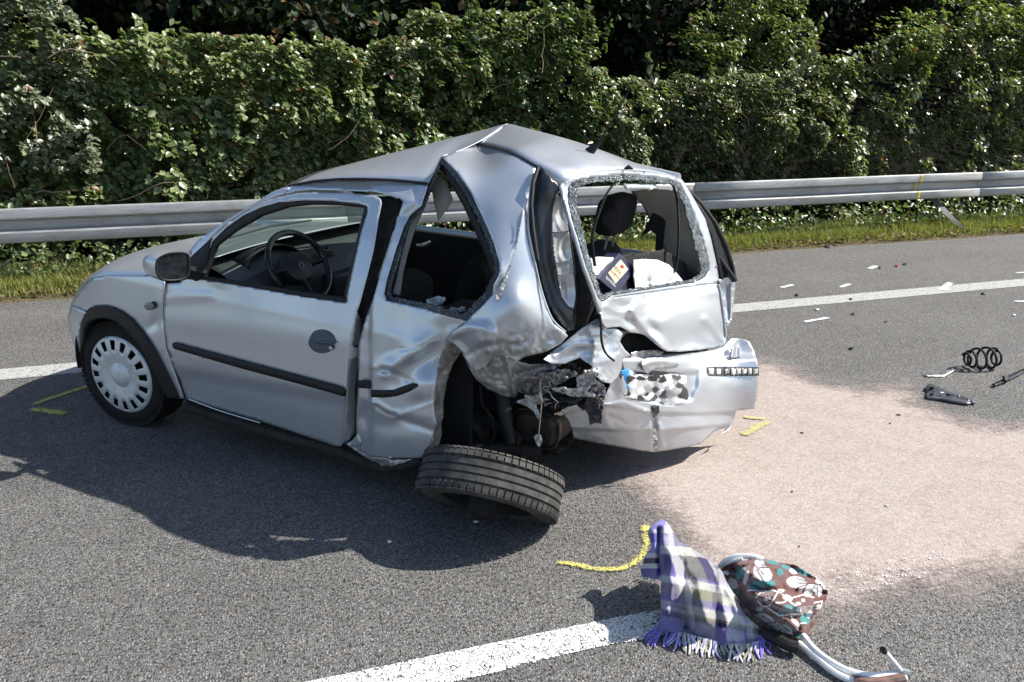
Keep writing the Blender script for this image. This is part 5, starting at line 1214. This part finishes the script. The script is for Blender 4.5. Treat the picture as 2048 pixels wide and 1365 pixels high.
MB().tube([sc_-az*.07-nx*.02, sc_-az*.172], [.03, .02], 8, flat=.5).build('spoke', M_DASHD, SW)
MB().tube([sc_+nx*.016+(ay*math.cos(a)+az*math.sin(a))*.014 for a in np.linspace(0, 2*math.pi, 20, endpoint=False)], .002, 5, True).build('emblem', M_CHROME, SW)
MB().tube([sc_-nx*.04, sc_-nx*.25], .045, 10).build('column', M_DASHD, SW)
# ---- seats
def seat(x, y, name, zt=1.02, hr=True, lean=.25, w=.46, parent=CAR, hrw=.27):
    S = bpy.data.objects.new(name, None); COL.objects.link(S); S.parent = CAR
    def cushion(nm, c, sx, sy, sz, tilt):
        rows = []; rot = Matrix.Rotation(tilt, 3, 'Y')
        for t in np.linspace(-1, 1, 9):
            k = (1-abs(t)**4)**.3 if abs(t) < 1 else .05
            rows.append([Vector(c)+rot @ Vector((sx*math.copysign(abs(math.cos(a))**.55, math.cos(a))*k, t*sy, sz*math.copysign(abs(math.sin(a))**.55, math.sin(a))*k)) for a in np.linspace(0, 2*math.pi, 22, endpoint=False)])
        return loft(nm, rows, M_INT, S, False, 0, True)
    cushion('seat_base', (x-.28, y, .48), .27, w/2, .10, -.1)
    cushion('backrest', (x+.05, y, (zt+.45)/2), .09, w/2, (zt-.42)/2, lean)
    if hr:
        cushion('headrest', (x+.17, y, zt+.16), .055, hrw/2, .095, .15)
        for s in (-.05, .05): MB().tube([Vector((x+.13, y+s, zt-.06)), Vector((x+.165, y+s, zt+.10))], .006, 6).build('headrest_post', M_STEELB, S)
    return S
seat(1.42, .36, 'driver_seat', .98, False, .30); seat(1.50, -.36, 'passenger_seat', .95, True, .25)
hp2 = PYv(1232, 428, -.34); seat(hp2.x-.17, -.34, 'rear_seat', hp2.z-.16, True, .15, .5, CAR, .37); seat(hp2.x-.20, .25, 'rear_seat', .88, False, .2, .5)
# interior trims seen through the rear window
panel('pillar_lining', [(1262, 384), (1300, 380), (1346, 382), (1368, 412), (1382, 458), (1394, 500), (1402, 536), (1396, 545), (1360, 524), (1330, 505), (1318, 470), (1300, 440), (1284, 410)], s_tps([(1262, 384, -.50), (1346, 382, -.50), (1402, 536, -.62), (1330, 505, -.64), (1300, 440, -.60)]), M_TAUPEL, CAR, [bump(1360, 450, 24, 40, .02)], sp=6, thick=.006)
panel('belt_bracket', [(1308, 421), (1322, 422), (1332, 440), (1328, 470), (1326, 502), (1310, 500), (1312, 470), (1302, 462), (1281, 473), (1296, 448)], s_tps([(1308, 421, -.58), (1332, 440, -.585), (1326, 502, -.60), (1281, 473, -.56)]), M_BLK, CAR, [], sp=5, thick=.01)
panel('boot_side', [(1330, 500), (1360, 524), (1396, 545), (1402, 550), (1385, 560), (1340, 560), (1310, 520)], s_y(-.52), M_DASHD, CAR, [], sp=8, thick=.01)
panel('boot_carpet', [(1172, 520), (1330, 500), (1400, 548), (1390, 566), (1298, 578), (1206, 600), (1190, 570)], inward(tgs, -.12), M_INT, CAR, [crumple(40, .03, 95)], sp=8, thick=.01)
panel('boot_lining', [(1166, 520), (1200, 514), (1232, 516), (1226, 540), (1200, 552), (1178, 548)], inward(tgs, -.10), M_PAPERW, CAR, [crumple(20, .02, 96)], sp=4, thick=.004)
for (u, v, ru, rv, y) in ((872, 603, 17, 9, .62), (906, 622, 12, 7, .66), (922, 618, 9, 5, .64), (812, 604, 5, 4, .66)):
    scrap('broken_trim', u, v, ru, rv, M_PAPERW if u < 890 else M_FOAM, y, int(u), 9, .03, CAR, s_y(0), .35)
CARMODE = False

# ================================================================== THINGS LYING ABOUT
# torn-off rear wheel
near = gnd(979, 946, .36)[0]
r1 = Vector((.02, -math.cos(math.radians(38)), math.sin(math.radians(38)))); r2 = Vector((math.cos(math.radians(20)), .10, -math.sin(math.radians(20)))); r2 = (r2-r1*r2.dot(r1)).normalized()
axw = r2.cross(r1).normalized(); axw = -axw if axw.z < 0 else axw
wc = Vector(near)-r1*.295
MWb = Matrix((( r2.x, r1.x, axw.x, wc.x), (r2.y, r1.y, axw.y, wc.y), (r2.z, r1.z, axw.z, wc.z), (0, 0, 0, 1)))
if MWb.to_3x3().determinant() < 0: MWb = Matrix(((-r2.x, r1.x, axw.x, wc.x), (-r2.y, r1.y, axw.y, wc.y), (-r2.z, r1.z, axw.z, wc.z), (0, 0, 0, 1)))
BW = wheel(None, MWb, False, M_TYREW, name='car_wheel', rim_mat=M_DARKM)
tag(BW, 'torn-off black rear wheel lying tilted on the road under the crushed rear corner', 'wheel')
MB().lathe([(0, -.05), (.07, -.05), (.075, -.11), (.04, -.13), (.0, -.13)], None, 20).build('hub', M_DARKM, BW)
MB().tube([(.10, .02, .07), (.12, .01, .12), (.17, -.02, .10), (.20, -.06, .12)], .008, 6).build('brake_line', M_STEELB, BW)
for k in range(4): MB().tube([(.02+.03*k, -.16, .09), (.05+.03*k, -.19, .12), (.09+.025*k, -.20, .11), (.11+.03*k, -.16, .13)], .004, 5).build('wire', M_STEELB, BW)

def tagged_panel(name, label, cat, outline, hts, mat, off=(), sp=3, thick=.002, colors=None, sharp=None, origin=None):
    """thing on the road: an empty at its base with one sheet or shell part"""
    f = tps(hts)
    o0 = gpt(*(origin or (np.mean([p[0] for p in outline]), max(p[1] for p in outline))))
    root = empty(name, label, cat, tuple(o0))
    surf = lambda u, v, o: gnd(u, v, np.maximum(.004, f(u, v)+o)) - np.array(o0)
    class _E: pass
    global CAMP
    keep = CAMP
    ob = panel('cloth' if cat in ('blanket', 'bag') else 'shell', outline, surf, mat, root, off, sp, (), thick, True, sharp, False, colors)
    return root, ob, surf, f
# ---- checked blanket
bl_o = [(1323, 1039), (1333, 1043), (1346, 1063), (1356, 1083), (1373, 1091), (1393, 1103), (1412, 1116), (1432, 1129), (1446, 1146), (1452, 1163), (1466, 1186), (1479, 1212), (1492, 1232), (1515, 1252), (1532, 1266), (1539, 1276), (1519, 1285), (1492, 1292), (1472, 1292), (1439, 1289), (1406, 1279), (1366, 1269), (1333, 1262), (1313, 1262), (1318, 1240), (1323, 1229), (1321, 1199), (1322, 1160), (1310, 1157), (1284, 1153), (1281, 1139), (1290, 1113), (1303, 1096), (1300, 1080), (1295, 1063), (1306, 1050)]
bl_h = [(1323, 1039, .27), (1300, 1075, .235), (1303, 1096, .20), (1283, 1145, .06), (1335, 1100, .245), (1332, 1160, .19), (1325, 1225, .07), (1316, 1260, .015), (1373, 1091, .15), (1432, 1129, .13), (1466, 1186, .10), (1400, 1180, .165), (1380, 1240, .07), (1440, 1240, .10), (1492, 1232, .07), (1537, 1274, .02), (1470, 1290, .015), (1400, 1277, .015), (1350, 1266, .015)]
PUR, LIL, WHT, OLV, DPU, GRY = (.13, .10, .37), (.28, .25, .56), (.70, .70, .70), (.22, .22, .14), (.030, .018, .08), (.15, .15, .20)
warp = [(0, PUR), (.17, PUR), (.20, WHT), (.30, WHT), (.32, OLV), (.50, OLV), (.52, DPU), (.60, DPU), (.62, WHT), (.78, LIL), (.80, WHT), (.86, OLV), (.90, PUR), (1.1, PUR)]
weft = [(0, LIL), (.10, WHT), (.13, PUR), (.22, PUR), (.24, WHT), (.30, WHT), (.31, DPU), (.47, PUR), (.49, WHT), (.54, WHT), (.55, OLV), (.63, OLV), (.64, PUR), (.70, LIL), (.71, WHT), (.78, OLV), (.80, DPU), (.84, LIL), (1.2, LIL)]
def stripes(seq, t):
    T = np.array([s[0] for s in seq]); Cc = np.array([s[1] for s in seq]); i = np.clip(np.searchsorted(T, t, 'right')-1, 0, len(T)-1); return Cc[i]
def bl_col(u, v, P):
    uL = np.interp(v, [1039, 1063, 1100, 1156, 1230, 1290], [1306, 1292, 1300, 1318, 1320, 1312]); uR = np.interp(v, [1039, 1063, 1091, 1129, 1163, 1212, 1290], [1338, 1352, 1385, 1440, 1458, 1486, 1545])
    ax = 1323+(u-1323)*0; tW = (u-uL)/np.maximum(60, np.interp(v, [1039, 1100, 1160, 1290], [150, 165, 190, 232])); tF = (v-1036-.20*(u-1323)*np.clip((v-1060)/120, 0, 1))/232
    w1 = .01*np.sin(v*.11); a = stripes(warp, tW+w1); b_ = stripes(weft, tF)
    c = .5*a+.5*b_; k = np.array([noise.noise(Vector((x*.5, y*.5, 0))) for x, y in zip(u, v)])[:, None]
    lobe = (u < 1318) & (v > 1085)
    c[lobe] = stripes([(0, LIL), (.30, WHT), (.45, DPU), (.62, WHT), (.74, PUR)], (v[lobe]-1085)/70)
    return np.clip(c*.80*(1+.35*k), .01, 1)
def mat_wool(name, bump_s=.6, fine=420):
    m, nt, out = newmat(name); at = N(nt, 'ShaderNodeAttribute', attribute_name='Col'); c = coords(nt)
    n = noi(nt, c, fine, 3, .7); n2 = noi(nt, c, 60, 4, .6)
    col = mixc(nt, 1.0, at.outputs['Color'], mapr(nt, n, .3, .7, .72, 1.25), 'MULTIPLY'); col = mixc(nt, 1.0, col, mapr(nt, n2, .3, .7, .88, 1.1), 'MULTIPLY')
    p = pbsdf(nt, out, Base_Color=col, Roughness=.95, Specular_IOR_Level=.1, Sheen_Weight=.4, Sheen_Roughness=.5)
    bumpn(nt, p, n, bump_s, .004); return m
M_WOOL = mat_wool('checked wool'); M_PRINT = mat_wool('printed cotton', .15, 600)
bl_off = [crease([(1340, 1050), (1345, 1120), (1340, 1180), (1335, 1235)], 10, .022, True), crease([(1362, 1095), (1368, 1150), (1366, 1200), (1372, 1262)], 9, -.030, True), crease([(1400, 1110), (1398, 1170), (1410, 1240)], 12, .020, True), crease([(1430, 1140), (1428, 1190), (1440, 1250)], 9, -.022, True), crease([(1325, 1212), (1350, 1208), (1368, 1215)], 7, -.018, True), crease([(1455, 1180), (1478, 1230), (1505, 1270)], 8, .014, True), crease([(1318, 1060), (1318, 1120), (1321, 1150)], 5, -.03, True), crumple(40, .018, 101, False)]
BLK, blo, bls, blf = tagged_panel('blanket', 'crumpled purple, white and grey checked wool blanket with fringe lying on the road', 'blanket', bl_o, bl_h, M_WOOL, bl_off, 2.2, .006, bl_col, None, (1420, 1285))
# fringe tassels
M_FR = {k: simple('fringe yarn '+k, c, .95, 0, .25, 200) for k, c in (('purple', (.20, .16, .50)), ('lilac', (.42, .40, .66)), ('white', (.62, .61, .60)), ('olive', (.27, .27, .19)))}
edge = resample([Vector((u, v, 0)) for u, v in [(1313, 1258), (1333, 1262), (1366, 1269), (1406, 1279), (1439, 1289), (1472, 1292), (1492, 1292), (1519, 1285), (1540, 1274)]], 66)
for i, e in enumerate(edge):
    f_ = i/65; a0 = -.75+1.35*f_ if f_ < .12 else -.15+.35*math.sin(i*1.7)+(.4*(f_-.8) if f_ > .8 else 0)
    ln = random.uniform(26, 46)*(1 if f_ > .08 else 1.1); pts = []; u, v = e.x, e.y-3
    for j in range(6):
        h = max(.005, .020*(1-j/4)); pts.append(gpt(u, v, h)-BLK.location)
        a0 += random.gauss(0, .22); u += math.sin(a0)*ln/5; v += math.cos(a0)*ln/5*.9
    kind = 'purple' if f_ < .16 or f_ > .90 else ('lilac' if f_ < .22 or f_ > .84 else random.choice(['white', 'olive', 'white', 'lilac', 'olive']))
    MB().tube(pts, [.0032, .0036, .0034, .0034, .0036, .002], 5).build('tassel', M_FR[kind], BLK)
for (u, v) in ((1284, 1150), (1290, 1153), (1296, 1154), (1303, 1155), (1309, 1156)):
    MB().tube([gpt(u, v-2, .03)-BLK.location, gpt(u-1, v+3, .012)-BLK.location, gpt(u-3, v+6, .006)-BLK.location], .003, 5).build('tassel', M_FR['white'], BLK)
# ---- flowered bag with a bent tube frame
bg_o = [(1442, 1146), (1446, 1136), (1466, 1126), (1499, 1118), (1532, 1119), (1559, 1125), (1592, 1131), (1608, 1141), (1628, 1154), (1645, 1166), (1654, 1183), (1653, 1199), (1642, 1216), (1634, 1226), (1625, 1232), (1629, 1249), (1622, 1262), (1612, 1274), (1602, 1281), (1588, 1276), (1575, 1268), (1552, 1261), (1532, 1248), (1509, 1231), (1489, 1214), (1476, 1198), (1462, 1178), (1452, 1160)]
bg_h = [(1442, 1146, .09), (1466, 1127, .13), (1499, 1119, .15), (1532, 1120, .15), (1592, 1132, .13), (1628, 1154, .11), (1653, 1183, .07), (1642, 1216, .05), (1625, 1232, .04), (1622, 1262, .02), (1602, 1280, .012), (1552, 1260, .02), (1509, 1230, .025), (1476, 1197, .04), (1452, 1160, .06), (1540, 1165, .19), (1580, 1190, .165), (1500, 1170, .16), (1590, 1240, .09), (1550, 1220, .13)]
def Z7(x, y): return 1200+x*.332, 1000+y*.332
FL = []   # white petals: (cx, cy, rx, ry, angle) in print coordinates
for x, y, rx, ry, a in [(980, 440, 62, 44, 35), (960, 380, 30, 20, 10), (1185, 498, 62, 36, 10), (1260, 545, 26, 44, 25), (1310, 545, 24, 40, -20), (1340, 520, 26, 24, 0), (1320, 490, 22, 16, 0), (1165, 430, 26, 16, 20), (1000, 720, 60, 28, 30), (1060, 760, 30, 22, 60), (1120, 780, 44, 22, 30), (960, 660, 20, 14, 0), (880, 470, 14, 44, 15), (800, 505, 26, 36, -30), (760, 440, 20, 12, 30), (1000, 600, 12, 12, 0), (1020, 590, 9, 9, 0), (1195, 625, 16, 10, 0), (1225, 605, 12, 10, 0), (1200, 662, 18, 14, 0), (1262, 690, 18, 24, 20), (1130, 590, 30, 18, 20), (1180, 740, 34, 12, 40), (1320, 640, 14, 8, 0)]:
    FL.append((*Z7(x, y), rx*.332, ry*.332, math.radians(a)))
TE = []
for x, y, rx, ry, a in [(845, 440, 30, 40, 30), (950, 515, 55, 26, -15), (1030, 505, 26, 20, 0), (1085, 435, 20, 22, 0), (1120, 405, 30, 12, 20), (1230, 435, 44, 20, 25), (1040, 375, 40, 14, 10), (1145, 655, 48, 22, 10), (1235, 720, 34, 26, 50), (1210, 825, 30, 14, 20), (830, 560, 34, 12, 40), (1090, 690, 26, 12, 30)]:
    TE.append((*Z7(x, y), rx*.332, ry*.332, math.radians(a)))
LN = [[Z7(*p) for p in q] for q in ([(940, 590), (975, 550), (1040, 545), (1090, 560), (1110, 545), (1080, 540), (1060, 575), (1020, 640), (980, 645), (950, 610)], [(890, 545), (940, 545), (985, 560)], [(1060, 620), (1100, 620), (1160, 590), (1230, 570), (1290, 590)], [(1010, 650), (1080, 700), (1150, 690), (1220, 690)], [(1150, 700), (1180, 750), (1240, 740)], [(1290, 620), (1340, 610), (1330, 650), (1290, 660)], [(1100, 570), (1140, 610), (1180, 640)], [(930, 690), (1010, 740), (1090, 790), (1160, 810)])]
VE = [[Z7(*p) for p in q] for q in ([(940, 400), (985, 450)], [(960, 410), (1010, 410)], [(945, 420), (975, 470)], [(1190, 500), (1330, 510)], [(1240, 490), (1190, 475)], [(1250, 510), (1190, 530)], [(1300, 510), (1260, 570)], [(1310, 515), (1310, 575)], [(1320, 510), (1350, 545)], [(980, 700), (1080, 760)], [(1000, 745), (1060, 735)], [(1060, 730), (1140, 790)])]
def ell(u, v, e):
    c, s = math.cos(e[4]), math.sin(e[4]); x = (u-e[0])*c+(v-e[1])*s; y = -(u-e[0])*s+(v-e[1])*c; return (x/e[2])**2+(y/e[3])**2
def bg_col(u, v, P):
    c = np.tile(np.array([.105, .038, .030]), (len(u), 1))
    for e in TE: c[ell(u, v, e) < 1] = (.030, .17, .17)
    for e in FL: c[ell(u, v, e) < 1] = (.52, .54, .55)
    for q in LN:
        for a, b in zip(q[:-1], q[1:]): c[dseg(u, v, a, b)[0] < 1.1] = (.66, .68, .68)
    for q in VE:
        for a, b in zip(q[:-1], q[1:]): c[dseg(u, v, a, b)[0] < 1.25] = (.060, .022, .02)
    return c
bg_off = [crease([(1470, 1140), (1520, 1180), (1560, 1182), (1640, 1190)], 8, -.020, True), crease([(1500, 1185), (1560, 1215), (1630, 1210)], 8, .018, True), crease([(1530, 1205), (1580, 1235), (1625, 1235)], 6, -.020, True), crease([(1555, 1225), (1590, 1255)], 6, .014, True), crease([(1560, 1125), (1625, 1160)], 6, -.016, True), crumple(26, .016, 111), crumple(60, .02, 112, False)]
BAG, bgo, bgs, bgf = tagged_panel('flowered_bag', 'brown cloth bag with white flower print on a bent white tube frame, beside the blanket', 'bag', bg_o, bg_h, M_PRINT, bg_off, 1.5, .004, bg_col, None, (1560, 1270))
M_TUBE = simple('white enamelled tube', (.68, .69, .69), .28, .1, .08, 30)
def gtube(name, pts, r, mat, root):
    C = catmull([tuple(gpt(*p)) for p in pts], 6, False)
    return MB().tube([Vector(q)-root.location for q in C], r, 10).build(name, mat, root)
gtube('frame_tube', [(1446, 1160, .05), (1438, 1140, .08), (1452, 1122, .12), (1476, 1113, .145), (1509, 1114, .155), (1525, 1119, .15)], .010, M_TUBE, BAG)
gtube('frame_tube', [(1452, 1150, .06), (1447, 1138, .085), (1460, 1125, .125), (1485, 1118, .15)], .006, M_TUBE, BAG)
gtube('frame_tube', [(1606, 1272, .03), (1628, 1299, .028), (1658, 1322, .026), (1691, 1340, .024), (1731, 1351, .022), (1771, 1351, .02), (1803, 1344, .02)], .011, M_TUBE, BAG)
gtube('frame_tube', [(1597, 1287, .02), (1625, 1309, .018), (1655, 1335, .016), (1681, 1352, .014), (1710, 1362, .014), (1760, 1366, .014), (1811, 1355, .014)], .011, M_TUBE, BAG)
gtube('frame_tube', [(1768, 1302, .11), (1786, 1323, .065), (1804, 1345, .022)], .008, M_TUBE, BAG)
gtube('frame_cap', [(1765, 1299, .118), (1769, 1304, .106)], .0095, M_BLK, BAG); gtube('frame_cap', [(1803, 1346, .02), (1818, 1349, .018)], .015, simple('grey plastic joint', (.18, .2, .2), .5), BAG)
gtube('cloth_sleeve', [(1708, 1363, .014), (1750, 1367, .014), (1806, 1357, .014)], .016, simple('brown teal sleeve', (.12, .07, .06), .9, 0, .6, 40), BAG)
gtube('bag_foot', [(1520, 1262, .03), (1548, 1275, .03), (1575, 1290, .03), (1598, 1296, .03)], [.010]+[.020]*17+[.010], M_BLK, BAG)

# ---- loose car parts and splinters
sp0 = gpt(1958, 738); SPR = empty('coil_spring', 'black barrel shaped coil spring lying on the asphalt at the right', 'spring', tuple(sp0))
ax = (gpt(1992, 735)-gpt(1918, 738)); L_ = ax.length; ax.normalize(); sdv = Vector((-ax.y, ax.x, 0)); pts = []
for t in np.linspace(0, 1, 150):
    r = np.interp(t, [0, .15, .3, .5, .7, .85, 1], [.034, .042, .058, .068, .068, .056, .040]); a = t*2*math.pi*5.2+.4; x = np.interp(t, [0, .3, .75, 1], [-.42, -.26, .34, .44])*L_
    pts.append(ax*x + sdv*(r*math.cos(a)) + Vector((0, 0, .074+r*math.sin(a)*.98)))
MB().tube(pts, .0078, 8).build('coil', M_BLK, SPR)
def ground_piece(name, label, cat, outline, h, mat, thick=.004, off=(), sp=4, sharp=35):
    f = h if isinstance(h, list) else [(outline[0][0], outline[0][1], h), (outline[len(outline)//3][0], outline[len(outline)//3][1], h), (outline[2*len(outline)//3][0], outline[2*len(outline)//3][1], h*.9)]
    g_ = tps(f); o0 = gpt(np.mean([p[0] for p in outline]), np.mean([p[1] for p in outline]))
    root = empty(name, label, cat, tuple(o0))
    panel('shell', outline, lambda u, v, o: gnd(u, v, np.maximum(.003, g_(u, v)+o))-np.array(o0), mat, root, off, sp, (), thick, True, sharp, False)
    return root
br = ground_piece('plastic_bracket', 'long black pointed plastic bracket lying on the sand edge below the spring', 'car part', [(1852, 773), (1858, 768), (1868, 769), (1900, 784), (1935, 796), (1950, 804), (1936, 807), (1900, 801), (1880, 797), (1853, 795)], .022, simple('grey black bracket plastic', (.05, .055, .065), .4, 0, .3, 40), .016, [crease([(1853, 784), (1900, 793), (1940, 803)], 4, -.012, True)])
for u, v, w in ((1863, 776, .016), (1884, 787, .014), (1896, 790, .012), (1863, 789, .012)):
    MB().box(gpt(u, v, .03)-br.location, (w*1.4, w, .012)).build('lug', M_BLK if v < 780 or v > 788 else M_PAPERW, br, False)
ground_piece('metal_shard', 'thin pale bent metal strip beside the spring', 'car part', [(1845, 746), (1853, 749), (1888, 745), (1893, 740), (1912, 739), (1900, 747), (1888, 753), (1853, 753)], .012, M_STEELB, .003)
tr_ = ground_piece('trim_strip', 'dark curved trim piece on the asphalt at the right edge', 'car part', [(1982, 769), (1998, 762), (2016, 752), (2032, 744), (2058, 733), (2062, 738), (2036, 752), (2010, 765), (1990, 772)], .014, M_BLKG, .005, [crease([(1990, 768), (2050, 738)], 4, .01, True)])
ground_piece('trim_fragment', 'small black upright fragment on the curved trim piece at the right edge', 'car part', [(2006, 752), (2016, 750), (2020, 760), (2012, 764)], [(2006, 752, .05), (2016, 750, .05), (2012, 764, .02)], M_BLK, .01, [], 3)
M_REDP = simple('red lamp plastic', (.35, .02, .02), .3)
FR = [(1593, 590, 9, M_BLK, 'small black plastic splinter on the hard shoulder, nearest the car'), (1702, 598, 8, M_BLK, 'small black splinter lying on the far white edge line'), (1706, 628, 7, M_BLK, 'small dark splinter just below the far white edge line'), (1772, 643, 5, M_BLK, 'tiny dark splinter right of the short white spray dash'),
      (1703, 697, 9, M_BLK, 'black curled splinter alone on the asphalt above the sand'), (1657, 493, 13, M_BLKT, 'flat black scrap at the edge of the grass verge'), (1760, 535, 6, M_BLK, 'tiny black chip next to the farthest white spray dash'), (1794, 532, 7, M_REDP, 'small red lamp splinter on the hard shoulder'),
      (1811, 528, 9, M_BLKT, 'thin dark strip beside the red lamp splinter'), (1634, 619, 8, M_PAPERW, 'small white chip below the far edge line'), (1967, 587, 11, M_BLKT, 'flat dark sliver near the far edge line at the right'), (2028, 630, 6, M_PAPERW, 'small white chip near the right edge of the picture'),
      (1798, 830, 9, M_BLKT, 'thin dark sliver on the upper part of the sand'), (1780, 847, 5, M_BLK, 'tiny black chip below the dark sliver on the sand'), (1604, 866, 7, M_BLKT, 'thin dark chip on the sand near the yellow angle mark'), (1774, 1012, 9, simple('pale green glass', (.35, .45, .44), .2), 'pale green glass sliver in the middle of the sand'),
      (1584, 983, 4, M_BLK, 'tiny black chip on the sand right of the torn-off wheel'), (951, 1043, 10, M_FOAM, 'white torn scrap in the shadow below the torn-off wheel'), (778, 1083, 10, M_FOAM, 'pale flat scrap in the wheel shadow'), (1598, 1092, 4, M_BLK, 'tiny black chip on the sand above the flowered bag')]
for i, (u, v, w, mt, lb) in enumerate(FR):
    r = random.Random(200+i); n = 7; k = [(u+w*.62*math.cos(2*math.pi*j/n)*r.uniform(.6, 1.2), v+w*.30*math.sin(2*math.pi*j/n)*r.uniform(.6, 1.2)) for j in range(n)]
    ground_piece('splinter', lb, 'splinter', k, [(u-w, v, .008), (u+w, v, .012), (u, v+w*.4, .006), (u, v-w*.4, .014)], mt, .004, [], 3)
# crumbs of window glass around the wreck
def crumbs(n=420):
    vs = []; fs = []; r = random.Random(77)
    for k in range(n):
        u = r.gauss(1000, 260); v = r.gauss(1010, 90)
        if not (500 < u < 1500 and 860 < v < 1200): continue
        c = gpt(u, v, .003); s_ = r.uniform(.0015, .0035); i = len(vs)
        vs += [c+Vector((r.uniform(-1, 1), r.uniform(-1, 1), 0))*s_ for _ in range(3)]+[c+Vector((0, 0, s_*1.3))]
        fs += [(i, i+1, i+2), (i, i+1, i+3), (i+1, i+2, i+3), (i+2, i, i+3)]
    o = mesh_obj('glass_crumbs', vs, fs, simple('greenish glass crumb', (.45, .55, .54), .15)); tag(o, 'tiny crumbs of broken window glass scattered on the road around the wreck', 'glass', kind='stuff')
crumbs()
# ---- things in the boot
def car_pt(u, v, k): return toW(SFv(tgs, u, v, k))
P0, P1, P3 = car_pt(1197, 558, -.055), car_pt(1240, 506, -.09), car_pt(1234, 590, -.055); P2 = P1+P3-P0
ex = (P3-P0); ey = (P1-P0); nz_ = ex.cross(ey).normalized()
if nz_.dot(Vector(CAMP)-P0) < 0: nz_ = -nz_
base = (P0+P3)/2 - nz_*.03
BX = empty('chocolate_box', 'dark blue chocolate carton with cream label leaning in the open boot', 'box', tuple(base))
cor = [P0, P3, P2, P1]; vs = [p-base for p in cor]+[p-nz_*.065+Vector((.0, .0, .012))-base for p in cor]
o = mesh_obj('carton', vs, [(0, 1, 2, 3), (7, 6, 5, 4), (0, 4, 5, 1), (1, 5, 6, 2), (2, 6, 7, 3), (3, 7, 4, 0)], simple('dark blue printed card', (.018, .020, .055), .35, 0, .3, 30), BX)
md = o.modifiers.new('b', 'BEVEL'); md.width = .003
def on(a, b, k=.001): return P0+ex*a+ey*b+nz_*k-base
lbq = [on(.14, .30), on(.66, .22), on(.72, .80), on(.20, .86)]
mesh_obj('label', lbq, [(0, 1, 2, 3)] if ((lbq[1]-lbq[0]).cross(lbq[2]-lbq[0])).dot(nz_) > 0 else [(3, 2, 1, 0)], simple('cream label', (.62, .52, .33), .6, 0, .08, 40), BX)
def letters(txt, a, b, size, mat, k=.0022):
    cu = bpy.data.curves.new('lettering', 'FONT'); cu.body = txt; cu.size = size; cu.align_x = 'CENTER'
    t = bpy.data.objects.new('lettering', cu); COL.objects.link(t); bpy.context.view_layer.update()
    dg = bpy.context.evaluated_depsgraph_get(); me = bpy.data.meshes.new_from_object(t.evaluated_get(dg)); COL.objects.unlink(t); bpy.data.objects.remove(t)
    xa = ex.normalized(); ya = nz_.cross(xa).normalized()
    if ya.dot(ey) < 0: ya = -ya
    o_ = on(a, b, k)
    for v_ in me.vertices: v_.co = o_+xa*v_.co.x+ya*v_.co.y
    me.materials.clear(); me.materials.append(mat); ob = bpy.data.objects.new('lettering', me); COL.objects.link(ob); ob.parent = BX
M_INK = simple('dark ink', (.03, .02, .02), .6); M_INKW = simple('white ink', (.6, .6, .58), .6)
lw = ex.length
letters('EDLE', .43, .50, lw*.17, M_INK); letters('TROPFEN', .43, .36, lw*.12, M_INK); letters('IN NUSS', .48, .12, lw*.14, M_INKW)
mesh_obj('seal', [on(.43+.09*math.cos(a), .72+.05*math.sin(a), .002) for a in np.linspace(0, 2*math.pi, 14, endpoint=False)], [tuple(range(14))], M_REDP, BX)
hb = s_tps
CARMODE_pts = [(1268, 520), (1290, 519), (1315, 520), (1338, 530), (1352, 545), (1366, 562), (1340, 570), (1300, 576), (1272, 580), (1268, 555)]
wbg = empty('paper_bag', 'white crumpled paper bag lying in the open boot beside the dark carton', 'bag', tuple(car_pt(1315, 572, -.05)))
sfw = lambda u, v, o: np.array([tuple(toW(q)-wbg.location) for q in tgs(u, v, o-.05)])
panel('paper', CARMODE_pts, sfw, M_PAPERW, wbg, [bump(1310, 545, 30, 20, .04), crease([(1288, 522), (1296, 575)], 7, -.02, True), crease([(1310, 528), (1350, 560)], 6, .012, True), crumple(22, .015, 121)], sp=3.5, thick=.004, local=False, sharp=60)
